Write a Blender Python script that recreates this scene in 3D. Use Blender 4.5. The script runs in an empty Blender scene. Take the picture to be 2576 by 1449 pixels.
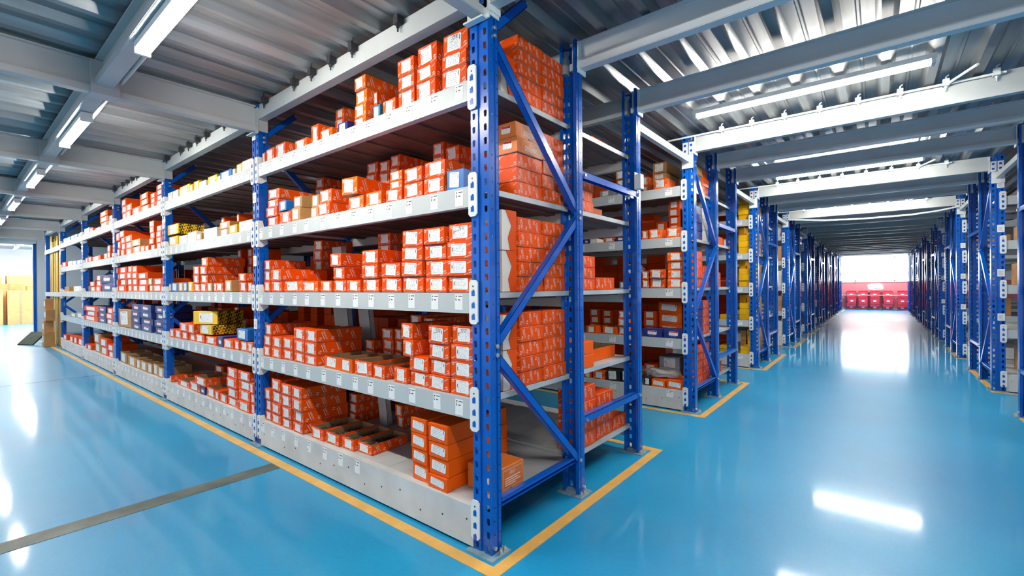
import bpy, bmesh, math, random
from mathutils import Matrix, Vector
random.seed(11)
S = bpy.context.scene
COL = S.collection
PI = math.pi

# ------------------------------------------------------------------ camera, world, exposure
cam = bpy.data.cameras.new('camera')
cam.sensor_width = 36.0
cam.lens = 36.0 * 1148.68 / 2576.0
cam.clip_start = 0.05
cam.clip_end = 200
co = bpy.data.objects.new('camera', cam)
COL.objects.link(co)
YAW, PITCH, ROLL = -0.67658703, -0.00320197, 0.00781739
fw = Vector((math.sin(YAW) * math.cos(PITCH), math.cos(YAW) * math.cos(PITCH), math.sin(PITCH)))
r0 = Vector((math.cos(YAW), -math.sin(YAW), 0))
d0 = fw.cross(r0)
rt = r0 * math.cos(ROLL) + d0 * math.sin(ROLL)
dn = -r0 * math.sin(ROLL) + d0 * math.cos(ROLL)
m3 = Matrix((rt, -dn, -fw)).transposed()
co.matrix_world = Matrix.Translation((1.67419, -1.88886, 1.5)) @ m3.to_4x4()
S.camera = co

world = bpy.data.worlds.new('world')
S.world = world
world.use_nodes = True
bg = world.node_tree.nodes['Background']
bg.inputs[0].default_value = (0.95, 0.97, 1.0, 1)
bg.inputs[1].default_value = 0.55
S.view_settings.view_transform = 'Standard'
S.view_settings.look = 'None'
S.view_settings.exposure = 0.97
S.view_settings.gamma = 1
S.view_settings.use_curve_mapping = False
LAMP_POWER = 105.0
S.cycles.max_bounces = 8
S.cycles.diffuse_bounces = 4
S.cycles.glossy_bounces = 4
S.cycles.sample_clamp_indirect = 6.0

# ------------------------------------------------------------------ materials
def mat(name, col, rough=0.5, metal=0.0, var=0.0, vscale=6.0, rnd=0.0, bump=0.0, bscale=40.0, coat=0.0, stretch=None, spec=0.5, emit=None, estr=0.0):
    m = bpy.data.materials.new(name)
    m.use_nodes = True
    nt = m.node_tree
    b = nt.nodes['Principled BSDF']
    b.inputs['Base Color'].default_value = (*col, 1)
    b.inputs['Roughness'].default_value = rough
    b.inputs['Metallic'].default_value = metal
    b.inputs['Coat Weight'].default_value = coat
    b.inputs['Specular IOR Level'].default_value = spec
    if emit:
        b.inputs['Emission Color'].default_value = (*emit, 1)
        b.inputs['Emission Strength'].default_value = estr
    tc = nt.nodes.new('ShaderNodeTexCoord')
    src = tc.outputs['Object']
    if stretch:
        mp = nt.nodes.new('ShaderNodeMapping')
        mp.inputs['Scale'].default_value = stretch
        nt.links.new(src, mp.inputs[0])
        src = mp.outputs[0]
    if var or rnd:
        hsv = nt.nodes.new('ShaderNodeHueSaturation')
        hsv.inputs['Color'].default_value = (*col, 1)
        nt.links.new(hsv.outputs[0], b.inputs['Base Color'])
        n = nt.nodes.new('ShaderNodeTexNoise')
        n.inputs['Scale'].default_value = vscale
        n.inputs['Detail'].default_value = 5
        nt.links.new(src, n.inputs['Vector'])
        mr = nt.nodes.new('ShaderNodeMapRange')
        mr.inputs[1].default_value = 0.3
        mr.inputs[2].default_value = 0.7
        mr.inputs[3].default_value = 1 - var
        mr.inputs[4].default_value = 1 + var
        nt.links.new(n.outputs[0], mr.inputs[0])
        val = mr.outputs[0]
        if rnd:
            oi = nt.nodes.new('ShaderNodeObjectInfo')
            m2 = nt.nodes.new('ShaderNodeMapRange')
            m2.inputs[3].default_value = 1 - rnd
            m2.inputs[4].default_value = 1 + rnd * .6
            nt.links.new(oi.outputs['Random'], m2.inputs[0])
            mu = nt.nodes.new('ShaderNodeMath')
            mu.operation = 'MULTIPLY'
            nt.links.new(val, mu.inputs[0])
            nt.links.new(m2.outputs[0], mu.inputs[1])
            val = mu.outputs[0]
        nt.links.new(val, hsv.inputs['Value'])
    if bump:
        n = nt.nodes.new('ShaderNodeTexNoise')
        n.inputs['Scale'].default_value = bscale
        n.inputs['Detail'].default_value = 3
        nt.links.new(src, n.inputs['Vector'])
        bp = nt.nodes.new('ShaderNodeBump')
        bp.inputs['Strength'].default_value = bump
        bp.inputs['Distance'].default_value = 0.01
        nt.links.new(n.outputs[0], bp.inputs['Height'])
        nt.links.new(bp.outputs[0], b.inputs['Normal'])
    return m

M = dict(
    post=mat('blue_powder_coat', (0.001, 0.105, 0.50), .25, coat=.3, spec=.35, var=.1, vscale=3),
    brace=mat('blue_brace_paint', (0.001, 0.10, 0.52), .28, coat=.3, spec=.35, var=.08, vscale=3),
    beam=mat('grey_white_beam_paint', (0.52, 0.555, 0.555), .42, var=.05, vscale=2.5),
    plate=mat('white_plate_paint', (0.80, 0.83, 0.82), .4),
    kick=mat('scuffed_kick_panel', (0.62, 0.635, 0.625), .45, var=.13, vscale=3.5, bump=.05),
    panel=mat('shelf_sheet_steel', (0.50, 0.52, 0.53), .42, var=.12, vscale=4),
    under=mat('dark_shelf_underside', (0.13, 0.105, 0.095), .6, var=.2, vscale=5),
    galv=mat('galvanised_deck', (0.27, 0.285, 0.295), .36, metal=.6, var=.35, vscale=1.6, stretch=(6, .35, 6), bump=.04, bscale=5),
    cross=mat('lit_look_beam_paint', (0.68, 0.71, 0.72), .4, var=.05, vscale=3),  # girder grey with light from the front put into its colour
    girder=mat('grey_girder_paint', (0.50, 0.52, 0.52), .42, var=.06, vscale=3),
    foot=mat('dusty_base_plate', (0.22, 0.33, 0.38), .5, var=.2, vscale=12),
    bolt=mat('zinc_bolt', (0.75, 0.75, 0.72), .3, metal=.9),
    dark=mat('dark_steel', (0.03, 0.03, 0.035), .5),
    paper=mat('label_paper', (0.86, 0.86, 0.85), .55, var=.04, vscale=9),
    ink=mat('black_ink', (0.03, 0.03, 0.035), .6),
    grey_ink=mat('grey_ink', (0.40, 0.40, 0.41), .6),
    red_ink=mat('red_ink', (0.55, 0.03, 0.03), .6),
    print_=mat('white_print', (0.86, 0.80, 0.76), .5),
    r=mat('red_carton_board', (0.86, 0.085, 0.003), .42, var=.06, vscale=5, rnd=.14, spec=.14),
    o=mat('orange_carton_board', (0.94, 0.118, 0.003), .42, var=.05, vscale=5, rnd=.1, spec=.14),
    m=mat('tan_orange_board', (0.74, 0.19, 0.035), .45, var=.06, vscale=5, spec=.25),
    y=mat('yellow_carton_board', (0.86, 0.45, 0.004), .45, var=.07, vscale=6, rnd=.14, spec=.22),
    k=mat('kraft_board', (0.50, 0.25, 0.085), .6, var=.12, vscale=8, rnd=.2),
    w=mat('white_carton_board', (0.76, 0.71, 0.64), .5, var=.05, vscale=6, rnd=.08),
    b=mat('blue_carton_board', (0.004, 0.15, 0.50), .38, var=.08, vscale=6, rnd=.1),
    n=mat('navy_carton_board', (0.014, 0.03, 0.19), .42, var=.1, vscale=6, rnd=.15),
    g=mat('grey_carton_board', (0.30, 0.31, 0.33), .5, var=.1, vscale=6, rnd=.2),
    x=mat('black_case_plastic', (0.018, 0.018, 0.02), .35),
    t=mat('teal_carton_board', (0.006, 0.16, 0.27), .4),
    inner=mat('brown_inner_board', (0.30, 0.19, 0.10), .7, var=.1, vscale=9),
    tray=mat('grey_inner_tray', (0.30, 0.29, 0.30), .6),
    steel=mat('bright_bolt_steel', (0.55, 0.50, 0.42), .3, metal=.9),
    bag=mat('clear_plastic_film', (0.72, 0.72, 0.70), .12, bump=.8, bscale=30),
    line=mat('yellow_floor_paint', (0.78, 0.43, 0.10), .4, var=.12, vscale=7),
    seam=mat('dark_floor_seam', (0.085, 0.115, 0.10), .5, var=.5, vscale=4),
    lamp=mat('white_lamp_housing', (0.85, 0.85, 0.83), .4),
    tube=mat('lit_tube', (1, 1, 1), .4, emit=(1.0, 0.95, 0.86), estr=LAMP_POWER),
    tubeh=mat('added_fill_tube', (1, 1, 1), .4, emit=(1.0, 0.96, 0.9), estr=260.0),  # tubes of the lamps added to brighten the hall and the bins
    pane=mat('daylit_window_pane', (1, 1, 1), .4, emit=(1.0, 0.99, 0.97), estr=9.0),
    maroon=mat('maroon_wall_paint', (0.55, 0.16, 0.18), .6, var=.06),
    cream=mat('cream_wall_paint', (0.74, 0.70, 0.63), .7),
    white=mat('white_wall_paint', (0.72, 0.73, 0.74), .6),
    sill=mat('grey_wall_plinth', (0.62, 0.62, 0.62), .6),
    bin=mat('red_bin_plastic', (0.74, 0.05, 0.08), .4, rnd=.1),
    rod=mat('yellow_rod_plastic', (0.62, 0.36, 0.004), .45, rnd=.25, spec=.25),
    board=mat('dark_green_board', (0.05, 0.07, 0.05), .7, var=.3),
    frame=mat('grey_window_frame', (0.35, 0.33, 0.36), .5),
)
def transparent_mix(m, fac):
    nt = m.node_tree
    out = nt.nodes['Material Output']
    b = nt.nodes['Principled BSDF']
    tr = nt.nodes.new('ShaderNodeBsdfTransparent')
    mx = nt.nodes.new('ShaderNodeMixShader')
    mx.inputs[0].default_value = fac
    nt.links.new(tr.outputs[0], mx.inputs[1])
    nt.links.new(b.outputs[0], mx.inputs[2])
    nt.links.new(mx.outputs[0], out.inputs[0])
transparent_mix(M['bag'], .45)

# yellow carton printed with a black check band
def checked():
    m = mat('yellow_checked_board', (0.86, 0.52, 0.012), .4)
    nt = m.node_tree
    tc = nt.nodes['Texture Coordinate'] if 'Texture Coordinate' in nt.nodes else nt.nodes.new('ShaderNodeTexCoord')
    mp = nt.nodes.new('ShaderNodeMapping')
    mp.inputs['Rotation'].default_value = (.785, .785, .6)
    ck = nt.nodes.new('ShaderNodeTexChecker')
    ck.inputs['Scale'].default_value = 46
    ck.inputs['Color1'].default_value = (0.86, 0.52, 0.012, 1)
    ck.inputs['Color2'].default_value = (0.05, 0.035, 0.01, 1)
    sp = nt.nodes.new('ShaderNodeSeparateXYZ')
    gt = nt.nodes.new('ShaderNodeMath'); gt.operation = 'GREATER_THAN'; gt.inputs[1].default_value = .012
    mx = nt.nodes.new('ShaderNodeMix'); mx.data_type = 'RGBA'
    mx.inputs[6].default_value = (0.86, 0.52, 0.012, 1)
    L = nt.links
    L.new(tc.outputs['Object'], mp.inputs[0]); L.new(mp.outputs[0], ck.inputs[0])
    L.new(tc.outputs['Object'], sp.inputs[0]); L.new(sp.outputs[1], gt.inputs[0])
    L.new(gt.outputs[0], mx.inputs[0]); L.new(ck.outputs[0], mx.inputs[7])
    L.new(mx.outputs[2], nt.nodes['Principled BSDF'].inputs['Base Color'])
    return m
M['c'] = checked()

# glossy blue epoxy floor with scuffs
def floor_mat():
    m = mat('blue_epoxy_floor', (0.012, 0.30, 0.62), .45, coat=.38)
    m.node_tree.nodes['Principled BSDF'].inputs['Coat Roughness'].default_value = .09
    nt = m.node_tree; L = nt.links
    b = nt.nodes['Principled BSDF']
    tc = nt.nodes['Texture Coordinate'] if 'Texture Coordinate' in nt.nodes else nt.nodes.new('ShaderNodeTexCoord')
    n1 = nt.nodes.new('ShaderNodeTexNoise'); n1.inputs['Scale'].default_value = .55; n1.inputs['Detail'].default_value = 6
    n2 = nt.nodes.new('ShaderNodeTexNoise'); n2.inputs['Scale'].default_value = 60; n2.inputs['Detail'].default_value = 3
    for n in (n1, n2): L.new(tc.outputs['Object'], n.inputs['Vector'])
    r1 = nt.nodes.new('ShaderNodeValToRGB')
    r1.color_ramp.elements[0].position = .32; r1.color_ramp.elements[0].color = (0.004, 0.29, 0.60, 1)
    r1.color_ramp.elements[1].position = .68; r1.color_ramp.elements[1].color = (0.004, 0.40, 0.74, 1)
    L.new(n1.outputs[0], r1.inputs[0])
    mx = nt.nodes.new('ShaderNodeMix'); mx.data_type = 'RGBA'; mx.blend_type = 'MULTIPLY'
    mx.inputs[0].default_value = .25
    L.new(r1.outputs[0], mx.inputs[6]); L.new(n2.outputs[1], mx.inputs[7])
    L.new(mx.outputs[2], b.inputs['Base Color'])
    mr = nt.nodes.new('ShaderNodeMapRange'); mr.inputs[3].default_value = .38; mr.inputs[4].default_value = .5
    L.new(n1.outputs[0], mr.inputs[0]); L.new(mr.outputs[0], b.inputs['Roughness'])
    n3 = nt.nodes.new('ShaderNodeTexNoise'); n3.inputs['Scale'].default_value = 2.2; n3.inputs['Detail'].default_value = 2
    L.new(tc.outputs['Object'], n3.inputs['Vector'])
    bp = nt.nodes.new('ShaderNodeBump'); bp.inputs['Strength'].default_value = .06; bp.inputs['Distance'].default_value = .02
    L.new(n3.outputs[0], bp.inputs['Height']); L.new(bp.outputs[0], b.inputs['Normal'])
    return m
M['floor'] = floor_mat()

# ------------------------------------------------------------------ mesh builder
class MB:
    def __init__(s): s.v = []; s.f = []; s.m = []
    def add(s, vs, fs, mi=0):
        k = len(s.v); s.v += [tuple(v) for v in vs]
        for f in fs: s.f.append([k + i for i in f]); s.m.append(mi)
    def box(s, x0, x1, y0, y1, z0, z1, mi=0, tx=None):
        vs = [(x, y, z) for z in (z0, z1) for y in (y0, y1) for x in (x0, x1)]
        if tx: vs = [tx(Vector(v)) for v in vs]
        s.add(vs, [(0, 2, 3, 1), (4, 5, 7, 6), (0, 1, 5, 4), (2, 6, 7, 3), (0, 4, 6, 2), (1, 3, 7, 5)], mi)
    def bar(s, p, q, w, h, up=(0, 0, 1), mi=0, chan=0):
        p, q = Vector(p), Vector(q); d = (q - p).normalized(); u = Vector(up)
        a = d.cross(u).normalized(); b = a.cross(d).normalized()
        L = (q - p).length
        T = Matrix((d, a, b)).transposed().to_4x4(); T.translation = p
        tx = lambda v: T @ v
        if chan:
            s.box(0, L, -w / 2, -w / 2 + chan, -h / 2, h / 2, mi, tx)
            s.box(0, L, -w / 2, w / 2, h / 2 - chan, h / 2, mi, tx)
            s.box(0, L, -w / 2, w / 2, -h / 2, -h / 2 + chan, mi, tx)
        else: s.box(0, L, -w / 2, w / 2, -h / 2, h / 2, mi, tx)
    def cyl(s, p, q, r, n=8, mi=0, r2=None):
        p, q = Vector(p), Vector(q); d = (q - p).normalized()
        a = d.orthogonal().normalized(); b = d.cross(a)
        r2 = r if r2 is None else r2
        A = [p + (a * math.cos(t) + b * math.sin(t)) * r for t in [2 * PI * i / n for i in range(n)]]
        B = [q + (a * math.cos(t) + b * math.sin(t)) * r2 for t in [2 * PI * i / n for i in range(n)]]
        s.add(A + B, [(i, (i + 1) % n, n + (i + 1) % n, n + i) for i in range(n)] + [tuple(range(n))[::-1], tuple(range(n, 2 * n))], mi)
    def quad(s, a, b, c, d, mi=0): s.add([a, b, c, d], [(0, 1, 2, 3)], mi)
    def mesh(s, name, mats, flip=None, bevel=0, smooth=False):
        me = bpy.data.meshes.new(name)
        v = s.v if not flip else [flip(p) for p in s.v]
        me.from_pydata(v, [], s.f)
        for k in mats: me.materials.append(M[k])
        me.polygons.foreach_set('material_index', s.m)
        if flip or bevel:
            bm = bmesh.new(); bm.from_mesh(me)
            if bevel: bmesh.ops.bevel(bm, geom=list(bm.edges), offset=bevel, segments=1, affect='EDGES')
            bmesh.ops.recalc_face_normals(bm, faces=bm.faces); bm.to_mesh(me); bm.free()
        if smooth:
            me.polygons.foreach_set('use_smooth', [True] * len(me.polygons))
        me.update()
        return me

def link(name, me, parent=None, loc=(0, 0, 0), rot=(0, 0, 0), scale=None):
    o = bpy.data.objects.new(name, me)
    COL.objects.link(o)
    o.location = loc; o.rotation_euler = rot
    if scale: o.scale = scale
    if parent: o.parent = parent
    return o
def tag(o, label, cat, group=None):
    o['label'] = label; o['category'] = cat
    if group: o['group'] = group
    return o
def thing(name, label, cat, loc=(0, 0, 0), rotz=0, group=None):
    o = link(name, None, None, loc, (0, 0, rotz))
    return tag(o, label, cat, group)
def struct(name, mb, mats, **k):
    o = link(name, mb.mesh(name, mats, **k)); o['kind'] = 'structure'
    return o

# ------------------------------------------------------------------ dimensions
P = 2.93            # bay pitch
ROW = 3.603         # row pitch
D1, D2 = 1.025, 2.063   # depth of front unit, of both units
TOP = [2.682, 2.076, 1.466, 0.858, 0.245]
DECK = 3.262
AISLE = 2.89
ORD = 'first second third fourth fifth sixth seventh eighth ninth tenth eleventh twelfth thirteenth fourteenth fifteenth sixteenth seventeenth eighteenth nineteenth twentieth twenty-first twenty-second twenty-third twenty-fourth twenty-fifth twenty-sixth'.split()
SHELF = ['top shelf', 'second shelf down', 'middle shelf', 'fourth shelf down', 'bottom shelf']
BAY = ['corner bay', 'second bay', 'third bay', 'fourth bay', 'fifth bay', 'end bay']

# ------------------------------------------------------------------ the setting
mb = MB(); mb.box(-40, 14, -8, 34, -.1, 0)
struct('floor', mb, ['floor'])
mb = MB()       # trapezoidal deck sheets, ribs along Y
x = -22.0; prof = []
while x < 9.5:
    prof += [(x, DECK + .055), (x + .075, DECK + .055), (x + .083, DECK + .046), (x + .097, DECK + .046), (x + .105, DECK + .055), (x + .178, DECK + .055), (x + .212, DECK), (x + .271, DECK)]
    x += .305
for (xa, za), (xb, zb) in zip(prof, prof[1:]):
    mb.quad((xa, -6.5, za), (xb, -6.5, zb), (xb, 32, zb), (xa, 32, za))
mb.box(-22, 9.5, -6.5, 32, DECK + .075, DECK + .16)
struct('ceiling', mb, ['galv'])

def outline(x0, x1, y0, y1, w=.075):
    mb = MB(); z = .003
    mb.box(x0, x1, y0 - w, y0, 0, z); mb.box(x0, x1, y1, y1 + w, 0, z)
    mb.box(x1, x1 + w, y0 - w, y1 + w, 0, z)
    return mb
for j in range(9):
    y = j * ROW
    struct('floor_marking', outline(-17.6 if j == 0 else -3, .062, y - .06, y + D2 + .06), ['line'])
    mb = outline(-3.0, -.062, 0, D2 + .12)
    mb.v = [(AISLE - v[0], y - .06 + v[1], v[2]) for v in mb.v]
    struct('floor_marking', mb, ['line'], flip=lambda p: p)
mb = MB(); mb.box(-2.39, -2.225, -8, -.14, 0, .002); struct('floor_seam', mb, ['seam'])
mb = MB(); mb.box(-9.04, -9.02, -8, -.14, 0, .0015); struct('floor_seam', mb, ['seam'])

# structural beams: channel with a thicker bright bottom flange
def channel(p, q, h=.17, w=.07):
    mb = MB(); p, q = Vector(p), Vector(q); d = (q - p).normalized(); a = d.cross(Vector((0, 0, 1)))
    L = (q - p).length
    T = Matrix((d, a, Vector((0, 0, 1)))).transposed().to_4x4(); T.translation = p
    tx = lambda v: T @ v
    t = .012
    mb.box(0, L, -t / 2, t / 2, 0, h, 0, tx)
    mb.box(0, L, -w / 2, w / 2, -.004, t - .004, 0, tx)
    mb.box(0, L, -w / 2, w / 2, h - t, h, 0, tx)
    for s in (-1, 1):
        mb.box(0, L, s * w / 2 - .004, s * w / 2 + .004, .0, .045, 0, tx)
    return mb
def boxbeam(p, q, h=.17, w=.06, step=.05):
    mb = MB(); p, q = Vector(p), Vector(q); d = (q - p).normalized(); a = d.cross(Vector((0, 0, 1)))
    L = (q - p).length
    T = Matrix((d, a, Vector((0, 0, 1)))).transposed().to_4x4(); T.translation = p
    tx = lambda v: T @ v
    mb.box(0, L, -w / 2, w / 2, 0, h - step, 0, tx)
    mb.box(0, L, -w / 2 + .018, w / 2 - .018, h - step, h, 0, tx)
    return mb
clampmb = MB()
clampmb.box(-.022, .022, -.03, .02, -.03, .028); clampmb.cyl((0, -.01, -.075), (0, -.01, .02), .006, 6)
clampmb.cyl((0, -.01, .02), (0, -.012, .05), .007, 6); clampmb.cyl((0, -.012, .05), (.018, -.012, .062), .006, 6)
clampmb.cyl((-.0, -.01, -.05), (0, -.01, -.035), .012, 6)
CL_D = clampmb.mesh('beam_clamp', ['dark']); CL_W = clampmb.mesh('beam_clamp_white', ['plate'])
# front beam of the deck along the first row, one length per bay, with its clamps
for i in range(6):
    xa, xb = -i * P - .14, -(i + 1) * P + (.005 if i < 5 else .21)
    o = struct('ceiling_beam', boxbeam((xa, .03, 3.105), (xb, .03, 3.105), .15, .075), ['girder'])
    for c in (.22, .41, .515, .62, .725, .93) if i < 3 else (.3, .6, .9):
        link('beam_clamp', CL_D, o, (xa + (xb - xa) * c, -.02, 3.235))
for i in range(3):
    for y in (D1 - .03, D2 - .03):
        struct('ceiling_beam', boxbeam((-i * P - .1, y, 3.05), (-(i + 1) * P, y, 3.05), .17), ['girder'])
# cross beams over the open aisle, carried by the row's front posts
for i in range(7):
    x = -i * P - .055
    struct('ceiling_beam', channel((x, -6.5, 3.0), (x, -.012, 3.0), .245, .075), ['girder'])
    mb = MB()
    mb.box(-.09, .075, -.012, -.004, -.025, .22); mb.box(.058, .066, -.01, .085, .0, .2); mb.box(-.085, .06, -.05, -.01, -.03, -.02)
    mb.cyl((.035, -.018, .03), (.035, -.01, .03), .012, 8); mb.box(-.02, .0, -.014, -.011, .08, .16, 1)
    o = link('beam_end_plate', mb.mesh('beam_end_plate', ['plate' if i == 0 else 'girder', 'dark']), None, (x, 0, 3.0)); o['kind'] = 'structure'
    if i: # joint with the mid girder
        mb = MB(); mb.box(x - .07, x + .07, -1.185, -1.02, 2.985, 3.235); struct('ceiling_beam', mb, ['girder'])
mb = channel((9, -1.11, 3.05), (-20.6, -1.11, 3.05), .2, .10); struct('ceiling_beam', mb, ['girder'])
mb = MB(); mb.cyl((8, -1.0, 3.12), (-20.6, -1.0, 3.12), .014, 8); struct('ceiling_conduit', mb, ['lamp'])
# beams across the straight aisle, one at each post
for j in range(9):
    y = j * ROW
    for k, dy in enumerate((.035, D1 - .03, D2 - .03)):
        front = k == 0
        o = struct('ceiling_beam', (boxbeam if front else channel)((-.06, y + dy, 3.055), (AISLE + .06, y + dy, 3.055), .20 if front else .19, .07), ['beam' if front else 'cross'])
        mb = MB()
        for x in (.008, AISLE - .018): mb.box(x, x + .01, y + dy - .05, y + dy + .055, 3.02, 3.24)
        if front:
            for x in (-.125, -.055, AISLE - .005, AISLE + .065):
                mb.box(x, x + .06, y - .012, y - .004, 3.035, 3.175)
                for z in (3.06, 3.125): mb.box(x + .015, x + .04, y - .016, y - .0125, z, z + .026, 1)
        q = link('beam_end_plate', mb.mesh('beam_end_plate', ['plate', 'post']), o)
        if front and j:
            for c in range(8 if j < 4 else 0): link('beam_clamp', CL_W, o, (.308 + c * .305, y - .005, 3.245))
            if j < 4:
                mb = MB(); mb.cyl((-.3, y - .012, 3.235), (2.5, y - .012, 3.235), .011, 8); mb.cyl((2.15, y - .012, 3.235), (2.3, y - .3, 3.25), .011, 8)
                link('cable_conduit', mb.mesh('cable_conduit', ['plate']), o)
        # tie beams between rows, over the cross aisle
    if j < 8:
        for x in (-.07, AISLE + .07):
            struct('ceiling_beam', boxbeam((x, y + D2, 2.935), (x, y + ROW - .008, 2.935), .085, .05, .02), ['beam'])
        for x in (-.07, AISLE + .07):
            mb = MB(); mb.box(x - .065, x + .065, y + ROW - .016, y + ROW - .006, 2.87, 3.03)
            mb.cyl((x + .035, y + ROW - .022, 2.895), (x + .035, y + ROW - .012, 2.895), .011, 8)
            o = link('tie_plate', mb.mesh('tie_plate', ['plate'])); o['kind'] = 'structure'

# far wall with its window
WY = 31.75
mb = MB(); mb.box(-6, 9, WY, WY + .2, -.05, 1.02, 0); mb.box(-6, 9, WY, WY + .2, 1.02, 1.64, 0); mb.box(-6, 9, WY, WY + .2, 3.3, 4.2, 1)
mb.box(-6, -.6, WY, WY + .2, 1.64, 3.3, 1); mb.box(3.5, 9, WY, WY + .2, 1.64, 3.3, 1)
struct('wall_back', mb, ['maroon', 'cream'])
mb = MB(); mb.box(-.6, 2.38, WY + .10, WY + .12, 1.64, 3.3)
struct('window_1', mb, ['pane'])
mb = MB(); mb.box(2.42, 3.5, WY + .04, WY + .06, 1.64, 3.3); struct('window_2', mb, ['pane'])
mb = MB()
for x in (-.6, .59, 2.36): mb.box(x, x + .045, WY + .04, WY + .10, 1.64, 3.3)
mb.box(-.6, 2.4, WY + .04, WY + .10, 1.64, 1.70); mb.box(-.6, 3.5, WY - .04, WY + .05, 1.585, 1.64, 1)
o = struct('window_frame', mb, ['frame', 'cream'])
mb = MB(); mb.box(-5.9, 8.9, WY - .05, WY - .001, 0, .09); struct('baseboard_back', mb, ['sill'])

# end wall of the open aisle, doorway, and the packing hall behind it
WX = -20.8
mb = MB(); mb.box(WX - .15, WX, .06, 32, 0, 3.6); mb.box(WX - .15, WX, -6.5, .06, 3.08, 3.6)
mb.box(WX - .15, WX, -6.5, -3.2, 0, 3.08)
struct('wall_left', mb, ['white'])
mb = MB(); mb.box(WX - .2, WX + .03, .03, .10, 0, 3.08); mb.box(WX - .2, WX + .03, -3.25, .1, 3.05, 3.14, 1); mb.box(WX - .2, WX + .03, -3.27, -3.2, 0, 3.08)
struct('door_1', mb, ['post', 'plate'])
mb = MB(); mb.box(-32.7, -32.5, -9, 9, 0, 5); mb.box(-36, -21, 8, 8.2, 0, 5)
struct('wall_hall', mb, ['white'])
mb = MB(); mb.box(-36.2, -21.0, -9, 8.2, 3.6, 3.8); struct('ceiling_hall', mb, ['girder'])

# ------------------------------------------------------------------ tube lamps
def lamp_meshes(L, w=.075, tm='tube'):
    a = MB(); a.box(-L / 2 - .02, L / 2 + .02, -w / 2, w / 2, .03, .07)
    for s in (-1, 1): a.box(s * L / 2 - .012, s * L / 2 + .012, -w / 2 - .003, w / 2 + .003, -.004, .035)
    b = MB(); b.cyl((-L / 2 + .012, -w / 4, .012), (L / 2 - .012, -w / 4, .012), .015, 12); b.cyl((-L / 2 + .012, w / 4, .012), (L / 2 - .012, w / 4, .012), .015, 12)
    return a.mesh('housing', ['lamp']), b.mesh('tube', [tm], smooth=True)
def make_lamps(spots, L, z, hang, label, group, tm='tube'):
    h, t = lamp_meshes(L, tm=tm)
    for k, (x, y) in enumerate(spots):
        o = thing('tube_light', label(k), 'light', (x, y, z), 0, group)
        link('housing', h, o); link('tube', t, o)
        mb = MB()
        for s in (-.35, .35): mb.box(s * L - .012, s * L + .012, -.02, .02, .07, hang)
        link('bracket', mb.mesh('bracket', ['lamp']), o)
make_lamps([(-1.33 - P * i, -1.10) for i in range(-1, 7)], 1.15, 2.965, .081,
           lambda k: ['lit tube light under the mid girder above the camera side of the corner', 'lit tube light under the girder before the corner bay', 'lit tube light under the girder before the second bay', 'lit tube light under the girder before the third bay', 'lit tube light under the girder before the fourth bay', 'lit tube light under the girder before the fifth bay', 'lit tube light under the girder before the end bay', 'lit tube light under the girder by the doorway'][k], 'tube lights under the open aisle girder')
make_lamps([(1.13 + (.15 * max(j, 0)), 2.84 + ROW * j) for j in range(0, 3)], 1.75, 3.17, .11,
           lambda k: 'lit tube light under the deck over the straight aisle, %s cross gap' % ORD[k], 'tube lights over the straight aisle')
make_lamps([(x, y) for x in (-23, -26, -29) for y in (-2.2, .2, 2.2)], 1.75, 3.4, .21,  # extra lamps, added to make the hall behind the doorway bright
           lambda k: 'added tube light brightening the packing hall behind the doorway', 'added tube lights in the packing hall', 'tubeh')

make_lamps([(.75, 29.9), (2.2, 29.9)], 1.15, 3.17, .09, lambda k: 'added tube light brightening the red bins before the far window, %s of two' % ORD[k], 'added tube lights by the far window', 'tubeh')  # pair added to lighten the bins and the far end
# ------------------------------------------------------------------ racks
HOLE = [(.011, -.014), (.011, .014), (.007, .019), (-.007, .019), (-.011, .014), (-.009, -.014), (-.006, -.019), (.006, -.019)]
def punched(mb, O, U, V, W, w, h, holes, thick, mi=0, inner=None):
    """a sheet w x h at O along U, V with one hole per cell; W is the way the thickness goes"""
    O, U, V, W = Vector(O), Vector(U), Vector(V), Vector(W)
    ncol = len(holes)
    cw = w / ncol; ch = .0757; n = int(h / ch); ch = h / n
    for r in range(n):
        for c in range(ncol):
            sc, off = holes[c]
            cx, cy = (c + .5) * cw + off, (r + .5) * ch
            pts = [(cx + a * sc, cy + b * sc) for a, b in HOLE]
            cor = [((c + 1) * cw, r * ch), ((c + 1) * cw, (r + 1) * ch), (c * cw, (r + 1) * ch), (c * cw, r * ch)]
            allp = cor + pts
            for t in (0, thick):
                vs = [O + U * a + V * b + W * t for a, b in allp]
                mb.add(vs, [(0, 1, 5, 4), (1, 6, 5), (1, 2, 7, 6), (2, 8, 7), (2, 3, 9, 8), (3, 10, 9), (3, 0, 11, 10), (0, 4, 11)], mi)
            vs = [O + U * a + V * b + W * t for t in (0, thick) for a, b in pts]
            mb.add(vs, [(i, (i + 1) % 8, 8 + (i + 1) % 8, 8 + i) for i in range(8)], mi)
H = 3.258
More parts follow.
